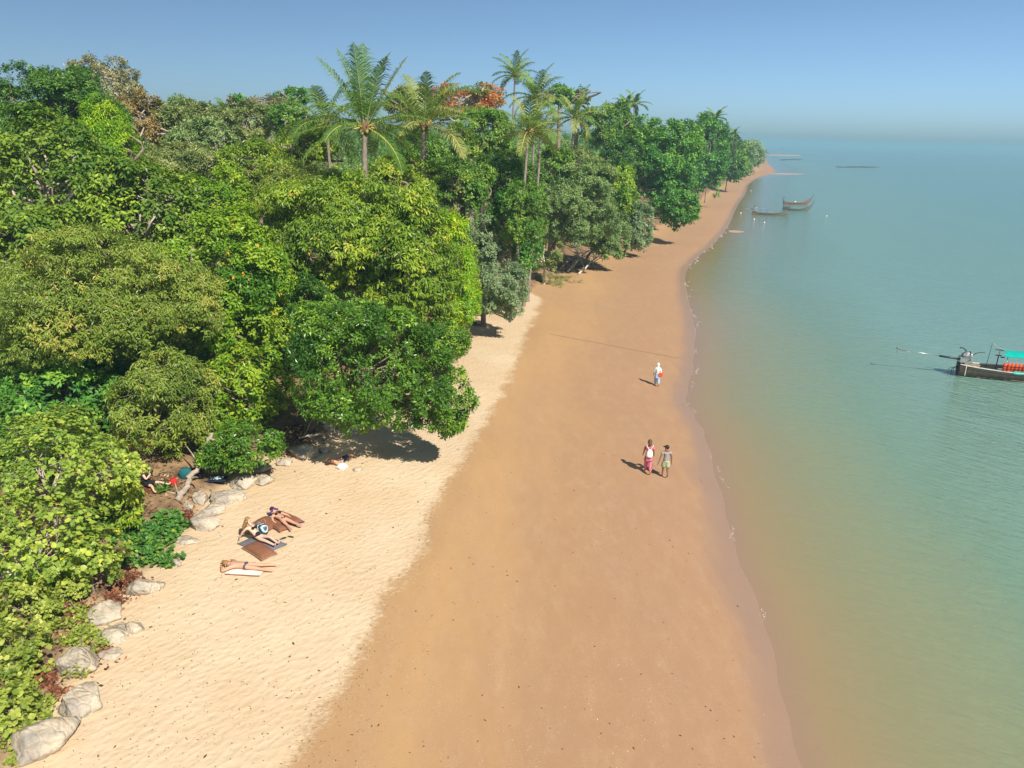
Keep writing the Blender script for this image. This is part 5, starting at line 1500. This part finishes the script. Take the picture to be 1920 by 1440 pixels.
m = MB(); m.loft([np.array([(x * .7, y * .35, .02 + .015 * math.sin(x * 5 + y * 3)) for x in gg]) for y in gg], close=False); m.build('sheet', cloth('navy_towel', (.018, .024, .05)), tw, True)

# ------------------------------------------------------------------ boats
HULL = mat('dark_wood_hull', (.10, .075, .058), .75, .4, 3, .01)
HULL_GREY = mat('weathered_hull', (.16, .145, .13), .8, .35, 3, .01)
HULL_RED = mat('reddish_hull', (.22, .10, .075), .75, .3, 3, .01)
HULL_PALE = mat('pale_green_hull', (.13, .15, .13), .75, .2, 3, .01)
RAIL = mat('pale_gunwale', (.55, .56, .50), .7, .25, 5, .005)
DECK = mat('worn_planks', (.26, .20, .15), .85, .35, 6, .01)
METAL = mat('bare_steel', (.45, .45, .44), .35, .3, 18, .004, .8)
DARKM = mat('dark_steel', (.05, .052, .055), .5, .3, 10, 0, .5)
TEAL = mat('teal_tarpaulin', (.0, .36, .30), .55, .08, 2)
ORNG = mat('orange_nylon', (.66, .075, .012), .75, .12, 9, .01)
ROPE = mat('pale_rope', (.48, .44, .36), .9, .2, 20)
FENCOL = mat('bow_ribbon', (.05, .12, .16), .8, .3, 8)

def longtail(label, loc, rot, L, B, hull_mat, prow=1.3, stern=.35, group='wooden long-tail boats moored off the beach', draft=.22, free=.42, cap_dark=False, rail=True):
    """stern at local x = 0, bow at x = L, water line z = 0"""
    root = thing('long_tail_boat', label, 'boat', loc, rot, group)
    ns, nc = 28, 7
    t = np.linspace(0, 1, ns)
    hb = B / 2 * np.clip(np.interp(t, [0, .06, .25, .55, .8, .94, 1], [.42, .62, .95, 1, .68, .24, .03]), .02, 1)
    sheer = free + stern * (1 - t) ** 5 + prow * .72 * np.clip((t - .45) / .55, 0, 1) ** 2.6
    keel = -draft + .10 * (1 - t) ** 4 + (prow * .55 + draft) * np.clip((t - .72) / .28, 0, 1) ** 2.2
    def sect(i, ins):
        a = np.linspace(0, math.pi / 2, nc)
        y = (hb[i] - ins) * np.sin(a) ** .75; z = keel[i] + ins + (sheer[i] - keel[i] - ins) * (1 - np.cos(a)) ** .85
        x = np.full(nc, t[i] * L)
        return np.column_stack([np.concatenate([x, x[1:]])[:2 * nc - 1], np.concatenate([-y[::-1], y[1:]]), np.concatenate([z[::-1], z[1:]])])
    m = MB()
    m.loft([sect(i, 0) for i in range(ns)], close=False)
    q = sect(0, 0); c = q.mean(0); n = len(q)
    m.add(np.vstack([q, [c]]), tris=[[i + 1, i, n] for i in range(n - 1)] + [[0, n - 1, n]])
    m.build('hull', hull_mat, root, True)
    m = MB(); m.loft([sect(i, .045)[::-1] * [1, 1, 1] for i in range(1, ns - 1)], close=False); m.build('lining', DECK, root, True)
    for s in (-1, 1):
        m = MB(); rings = []
        for i in range(ns):
            y = s * hb[i]
            rings.append([(t[i] * L, y - s * .07, sheer[i]), (t[i] * L, y + s * .035, sheer[i]), (t[i] * L, y + s * .035, sheer[i] + .05), (t[i] * L, y - s * .07, sheer[i] + .05)])
        m.loft([np.array(r) for r in rings], cap=True); m.build('gunwale', RAIL if rail else hull_mat, root)
        m = MB(); m.loft([np.array([(t[i] * L, s * (hb[i] * .985 + .012), sheer[i] - .10), (t[i] * L, s * (hb[i] * .985 + .03), sheer[i] - .13), (t[i] * L, s * (hb[i] * .97 + .012), sheer[i] - .17)]) for i in range(1, ns - 2)], close=False)
        m.build('rubbing_strake', mat('dark_green_strip', (.03, .055, .045), .7, .2, 4), root)
    zf = .08
    nd = int(L / .55)
    for k in range(nd):
        x = L * (.1 + .72 * k / nd); i = min(int(x / L * (ns - 1)), ns - 1)
        m = MB(); m.box((x + .24, 0, zf + .02 * (k % 2)), (.46, hb[i] * 1.55, .03)); m.build('plank', DECK, root)
    for x in (.3, .5, .68):
        i = int(x * (ns - 1)); m = MB(); m.box((x * L, 0, free * .75), (.24, hb[i] * 1.86, .04)); m.build('thwart', DECK, root)
    p = MB(); p.tube(cr([(L * .985, 0, sheer[-2] - .1), (L * 1.01, 0, sheer[-1] + .05), (L * 1.035, 0, sheer[-1] + prow * .32), (L * 1.075, 0, sheer[-1] + prow * .62)], 4), np.linspace(.06, .04, 13), 6)
    p.build('prow_post', DARKM if prow > .8 else hull_mat, root, True)
    return root, hb, sheer, t

def engine(root, x, z, L_tail=4., dirn=(-1, 0, .05), s=1., detail=True):
    e = link('engine', None, root) if False else None
    m = MB()
    m.box((x + .25 * s, 0, z + .18 * s), (.62 * s, .40 * s, .30 * s)); m.ball((x + .30 * s, 0, z + .42 * s), (.30 * s, .22 * s, .20 * s), 10, 6)
    for k in range(4): m.tube([(x + (.1 + .12 * k) * s, -.25 * s, z + .35 * s), (x + (.1 + .12 * k) * s, .25 * s, z + .35 * s)], .035 * s, 6)
    eng = m.build('engine', METAL, root)
    m = MB(); a = np.arange(17) * 2 * math.pi / 16
    m.tube([(x + .42 * s, math.cos(q) * .26 * s - .06, z + .36 * s + math.sin(q) * .26 * s) for q in a], .035 * s, 6); m.ball((x + .44 * s, -.06, z + .36 * s), (.07 * s, .13 * s, .13 * s), 10, 6)
    m.build('fan_shroud', METAL, eng, True)
    m = MB(); m.tube(cr([(x + .3 * s, .1, z + .55 * s), (x + .1 * s, .12, z + .75 * s), (x - .1 * s, .14, z + .78 * s)], 4), .035 * s, 6); m.build('exhaust_pipe', DARKM, eng, True)
    m = MB(); m.tube([(x + .2 * s, 0, -.1 + z * .5), (x + .2 * s, 0, z + .1)], .06 * s, 8); m.build('pivot_post', DARKM, root, True)
    d = unit(np.array(dirn, float)); o = np.array([x, 0, z + .16 * s])
    m = MB(); m.tube([o, o + d * L_tail * .33], .055 * s, 8); m.build('tail_housing', DARKM, root, True)
    m = MB(); m.tube([o + d * L_tail * .3, o + d * L_tail], .022 * s, 6); sh = m.build('tail_shaft', METAL, root, True)
    m = MB(); m.tube(cr([o + d * L_tail * .80 - [0, 0, .03], o + d * L_tail * .9 - [0, 0, .16], o + d * L_tail * .985 - [0, 0, .20]], 4), .014 * s, 5); m.build('skeg', METAL, sh, True)
    for k in range(3):
        c_ = o + d * L_tail; q = k * 2.1 + .4
        m = MB(); m.ball(c_ + [0, math.cos(q) * .10 * s, math.sin(q) * .10 * s], (.02 * s, .05 * s + .05 * s * abs(math.cos(q)), .05 * s + .05 * s * abs(math.sin(q))), 8, 5); m.build('propeller_blade', METAL, sh, True)
    m = MB(); m.tube(cr([(x + .45 * s, 0, z + .3 * s), (x + .75 * s, .05, z + .55 * s), (x + 1.15 * s, .1, z + .62 * s)], 4), .022 * s, 6); m.build('tiller', DARKM, eng, True)
    return eng

# near boat, stern towards the beach
S_ = level(1793, 703); E_ = level(1925, 713)
rot = math.atan2(E_[1] - S_[1], E_[0] - S_[0])
LB = 11.0
nb, hb, sh, tt = longtail('nearest long-tail boat with teal awning and orange life jackets at the right edge', (S_[0], S_[1], 0), rot, LB, 1.9, HULL, 1.5, .22, draft=.2, free=.62)
engine(nb, .05, .92, 4.0, (-1, .05, .085), 1.25)
NB = Matrix.Translation(nb.location) @ Matrix.Rotation(rot, 4, 'Z')
def nbp(x, y, z): return np.array(NB @ Vector((x, y, z)))
for x in (2.62, 4.9, 7.2):
    for s in (-1, 1):
        m = MB(); m.tube([(x, s * .74, .6), (x, s * .70, 1.72)], .025, 6); m.build('awning_post', mat('pale_pole', (.5, .5, .46), .6, .1), nb, True)
m = MB(); xs = np.linspace(2.35, 7.6, 14)
for up in (0, .02):
    m.loft([np.array([(x + (.28 if abs(y) < .5 else 0) * (x < 2.5), y, 1.74 + up + .16 * (1 - (y / .85) ** 2) - .03 * abs(math.sin((x - 2.3) * 1.3))) for y in np.linspace(-.92, .92, 9)]) for x in xs], close=False)
m.build('awning', TEAL, nb, True)
m = MB(); m.loft([np.array([(x, -.935, .80), (x, -.95, .60 + .02 * math.sin(x * 9))]) for x in np.linspace(3.05, 7.6, 30)], close=False)
m.loft([np.array([(x, -.92, .80), (x, -.935, .60)]) for x in np.linspace(3.05, 7.6, 30)], close=False); m.build('side_cloth', TEAL, nb, True)
m = MB(); m.tube([(1.9, .5, .6), (1.98, .48, 2.28)], .018, 5); m.build('flag_staff', DARKM, nb, True)
m = MB(); m.tube(cr([(1.98, .48, 2.28), (2.4, .3, 2.03), (2.75, .1, 1.9)], 5), .009, 4); m.build('stay_line', ROPE, nb)
m = MB(); m.box((2.35, .1, 1.55), (.36, .1, .06)); m.tube([(2.35, .1, .5), (2.35, .1, 1.55)], .025, 6); m.box((2.55, -.1, 1.48), (.22, .09, .06)); m.build('tool_rack', DARKM, nb)
m = MB(); m.box((2.5, -.35, .62), (.32, .28, .22)); m.build('fuel_can', mat('blue_grey_plastic', (.32, .36, .42), .5, .1), nb)
m = MB(); a = np.arange(21) * 2 * math.pi / 20
m.tube([(.28 + .02 * math.cos(q), -.66 + .12 * math.cos(q) * .4, .50 + .34 * math.sin(q)) for q in a], .032, 6); m.build('rope_loop', ROPE, nb, True)
for k, (dx, dz, bend) in enumerate([(-.5, -.45, .3), (-.62, -.3, .35), (-.35, -.5, .2), (-.2, -.52, .15)]):
    m = MB(); m.tube(cr([(.05, -.2 + k * .13, .62), (dx * .8, -.25 + k * .13, .50), (dx, -.3 + k * .13, .25), (dx * .9, -.3 + k * .13, dz * .4)], 4), .018, 5); m.build('mooring_tail', DARKM, nb, True)
# life jackets hang from the awning rail
for k in range(6):
    x = 2.62 + k * .46
    o = thing('life_jacket', ['bulky orange life jacket hanging at the stern end of the teal awning', 'orange life jacket second from the stern under the teal awning', 'orange life jacket third from the stern under the teal awning', 'orange life jacket fourth from the stern under the teal awning', 'orange life jacket fifth from the stern under the teal awning', 'orange life jacket farthest from the stern, cut by the photo edge'][k], 'life jacket', nbp(x, -.84, 1.02), rot, 'orange life jackets on the nearest boat')
    r = np.random.default_rng(k)
    big = 1.25 if k == 0 else 1
    for s in (-1, 1):
        m = MB(); rings = []
        for z, w in ((-.26 * big, .6), (-.22 * big, 1), (0, 1.05), (.18, .95), (.27, .55)):
            a = np.arange(8) * math.pi / 4; rings.append(np.column_stack([s * .12 + np.cos(a) * .105 * w, np.sin(a) * .06 * w * big + r.normal(0, .006), np.full(8, z)]))
        m.loft(rings, cap=True); m.build('panel', ORNG, o, True)
    for z in (-.1, .06):
        m = MB(); m.tube([(-.24, -.075, z), (0, -.085, z - .01), (.24, -.075, z)], .018, 4); m.build('strap', BLACK, o)
m = MB(); m.tube([(2.5, -.80, 1.33), (7.5, -.80, 1.33)], .018, 5); m.build('side_rail', mat('pale_pole', (.5, .5, .46), .6, .1), nb, True)

# three far boats
def far_boat(label, p0, p1, hull, **k):
    a, b = level(*p0), level(*p1)
    rt = math.atan2(b[1] - a[1], b[0] - a[0]); L = float(np.linalg.norm(b - a))
    return longtail(label, (a[0], a[1], 0), rt, L, L * .135, hull, free=.34, rail=False, **k) + (L,)
fb = far_boat('grey long-tail boat with engine and small frame, nearest the beach of the three far boats', (1410, 402), (1479, 404), HULL_GREY, prow=.9, stern=.3)
engine(fb[0], .3, .9, 2.2, (-1, 0, .05), 1.25)
m = MB(); L = fb[-1]
for x in (.22, .40):
    for s in (-1, 1): m.tube([(x * L, s * .45, .4), (x * L, s * .42, 1.25)], .05, 5)
for s in (-1, 1): m.tube([(x_ * L, s * .42, 1.25) for x_ in (.20, .42)], .05, 5)
m.build('awning_frame', mat('blue_pole', (.12, .22, .34), .6, .1), fb[0])
fb2 = far_boat('pale long-tail boat with upturned prow, middle one of the three far boats', (1467, 394), (1521, 396), HULL_PALE, prow=1.6, stern=.25)
m = MB(); m.loft([np.array([(x, -.35 * k, .5), (x, 0, .85), (x, .35 * k, .5)]) for x, k in ((.1, .8), (.8, 1), (1.6, .9))], close=False); m.build('stern_tarpaulin', mat('dark_green_tarpaulin', (.02, .05, .045), .6, .2), fb2[0])
fb3 = far_boat('reddish long-tail boat with tall dark prow, farthest of the three far boats', (1469, 383), (1520, 383), HULL_RED, prow=1.7, stern=.3)
m = MB(); m.tube(cr([(.2, 0, .6), (-.25, 0, 1.0), (-.3, 0, 1.45), (.05, 0, 1.65)], 4), .07, 6); m.build('stern_hook', DARKM, fb3[0], True)
m = MB(); m.ball((.42 * fb3[-1], 0, .62), .2, 8, 6); m.build('white_bucket', mat('white_plastic', (.8, .8, .78), .4, .05), fb3[0], True)

# floats on the water
for lb, x, y in [('white float farthest out to the right of the three boats', 1550, 406), ('white float left of the bow of the grey boat, close to the beach', 1389, 400), ('white float just below the stern of the grey boat', 1414, 412),
                 ('white float lowest below the grey boat', 1433, 418), ('white float on the thin water above the beach bend', 1408, 358)]:
    p = level(x, y)
    o = thing('float', lb, 'buoy', (p[0], p[1], .05), 0, 'white mooring floats')
    m = MB(); m.ball((0, 0, .05), (.15, .15, .15), 10, 8); m.build('ball', mat('white_plastic', (.8, .8, .78), .4, .05), o, True)
    m = MB(); m.tube([(0, 0, .28), (0, 0, .42)], .05, 6); m.build('eye', DARKM, o, True)

# rope over the wet sand, foam line, sand bars, reef
pts = [G(x, y) + [0, 0, .02] for x, y in [(1030, 626), (1080, 636), (1130, 645), (1180, 655), (1230, 664), (1272, 672)]]
m = MB(); m.tube(cr(pts, 8), .012, 5); tag(m.build('mooring_rope', mat('dark_rope', (.29, .185, .11), .9, .2, 20)), 'thin dark mooring rope lying across the wet sand behind the headscarf walker', 'rope')

def foam():
    r = np.random.default_rng(12)
    L = SHORE
    seg = np.linalg.norm(np.diff(L, axis=0), axis=1); s = np.concatenate([[0], np.cumsum(seg)])
    q = np.arange(s[1] - 2, s[1] + 150, .12)
    x = np.interp(q, s, L[:, 0]); y = np.interp(q, s, L[:, 1])
    wob = .22 * np.sin(q * .9) + .10 * np.sin(q * 2.3 + 1) + .04 * np.sin(q * 5.1) + .25
    wob += np.interp(q, np.arange(q[0], q[-1] + 2, .35), r.normal(0, .035, int((q[-1] - q[0] + 2) / .35) + 1)[:len(np.arange(q[0], q[-1] + 2, .35))])
    tx, ty = np.gradient(x), np.gradient(y); n = np.hypot(tx, ty); nx, ny = ty / n, -tx / n
    cx, cy = x + nx * wob, y + ny * wob
    noise_ = np.interp(q, np.arange(q[0], q[-1] + 2, .5), r.random(len(np.arange(q[0], q[-1] + 2, .5))))
    patchy = np.sin(q * .37) + np.sin(q * .91 + 2)
    wd = np.clip((noise_ - .45) * .06, 0, .022) * (patchy > -.1) * np.clip((cy - 12) / 12, .3, 1) * (1 + np.clip(cy - 40, 0, 100) / 60)
    z = np.maximum(terrain(np.column_stack([cx, cy])), 0) + .012
    V = []
    for i in range(len(q)):
        if wd[i] < .004: continue
        for k in range(int(1 + wd[i] * 130)):
            c = np.array([cx[i], cy[i], z[i]]) + [nx[i] * r.normal(0, .045), r.normal(0, .06), r.uniform(0, .006)]
            u = r.uniform(.012, .032) * (1 + max(0, cy[i] - 40) / 50); e = u * r.uniform(.4, 1)
            V += [c + [u, 0, 0], c + [0, e, 0], c - [u, 0, 0], c - [0, e, 0]]
    tag(link('foam', np_mesh('foam', np.array(V), np.arange(len(V)).reshape(-1, 4), mat('sea_foam', (.66, .62, .57), .8, .1, 20))), kind='stuff')
foam()
def bar(name, px0, px1, py, width, zc, mtl):
    a, b = level(px0, py), level(px1, py)
    n = 24; V = []
    for i in range(n + 1):
        t = i / n; c = a * (1 - t) + b * t; w = width * math.sin(math.pi * min(1, t + .08)) ** .5 * (1 + .2 * math.sin(i * 1.7))
        for k in range(-3, 4): V.append((c[0], c[1] + k / 3 * w, zc * (1 - (k / 3) ** 2) - .02))
    F = [[i * 7 + k, (i + 1) * 7 + k, (i + 1) * 7 + k + 1, i * 7 + k + 1] for i in range(n) for k in range(6)]
    tag(link(name, np_mesh(name, V, np.array(F), mtl)), kind='structure')
BAR = mat('bar_sand', (.40, .27, .20), .8, .1, .5)
bar('sandbar', 1432, 1502, 291, 45, .25, BAR)
bar('sandbar', 1440, 1512, 326, 9, .06, BAR)
bar('sandbar', 1366, 1396, 434, 2.2, .05, BAR)
rr = np.random.default_rng(3)
for lb, x0, x1, y in [('dark line of reef rocks near the sandbar', 1468, 1500, 299.5), ('longer dark line of reef rocks further out', 1575, 1640, 313.5), ('tiny dark reef rocks close to the horizon', 1468, 1484, 278)]:
    c = level((x0 + x1) / 2, y); root = thing('reef', lb, 'reef', (c[0], c[1], 0), 0, 'reef rocks showing at low tide')
    for k in range(14):
        p = level(x0 + (x1 - x0) * k / 13, y + rr.normal(0, .5)) - c
        m = MB(); m.ball((p[0], p[1], .05), (rr.uniform(2, 5), rr.uniform(1.5, 4), rr.uniform(.2, .5)), 8, 5); m.build('rock', mat('wet_reef', (.06, .065, .06), .6, .2), root, True)
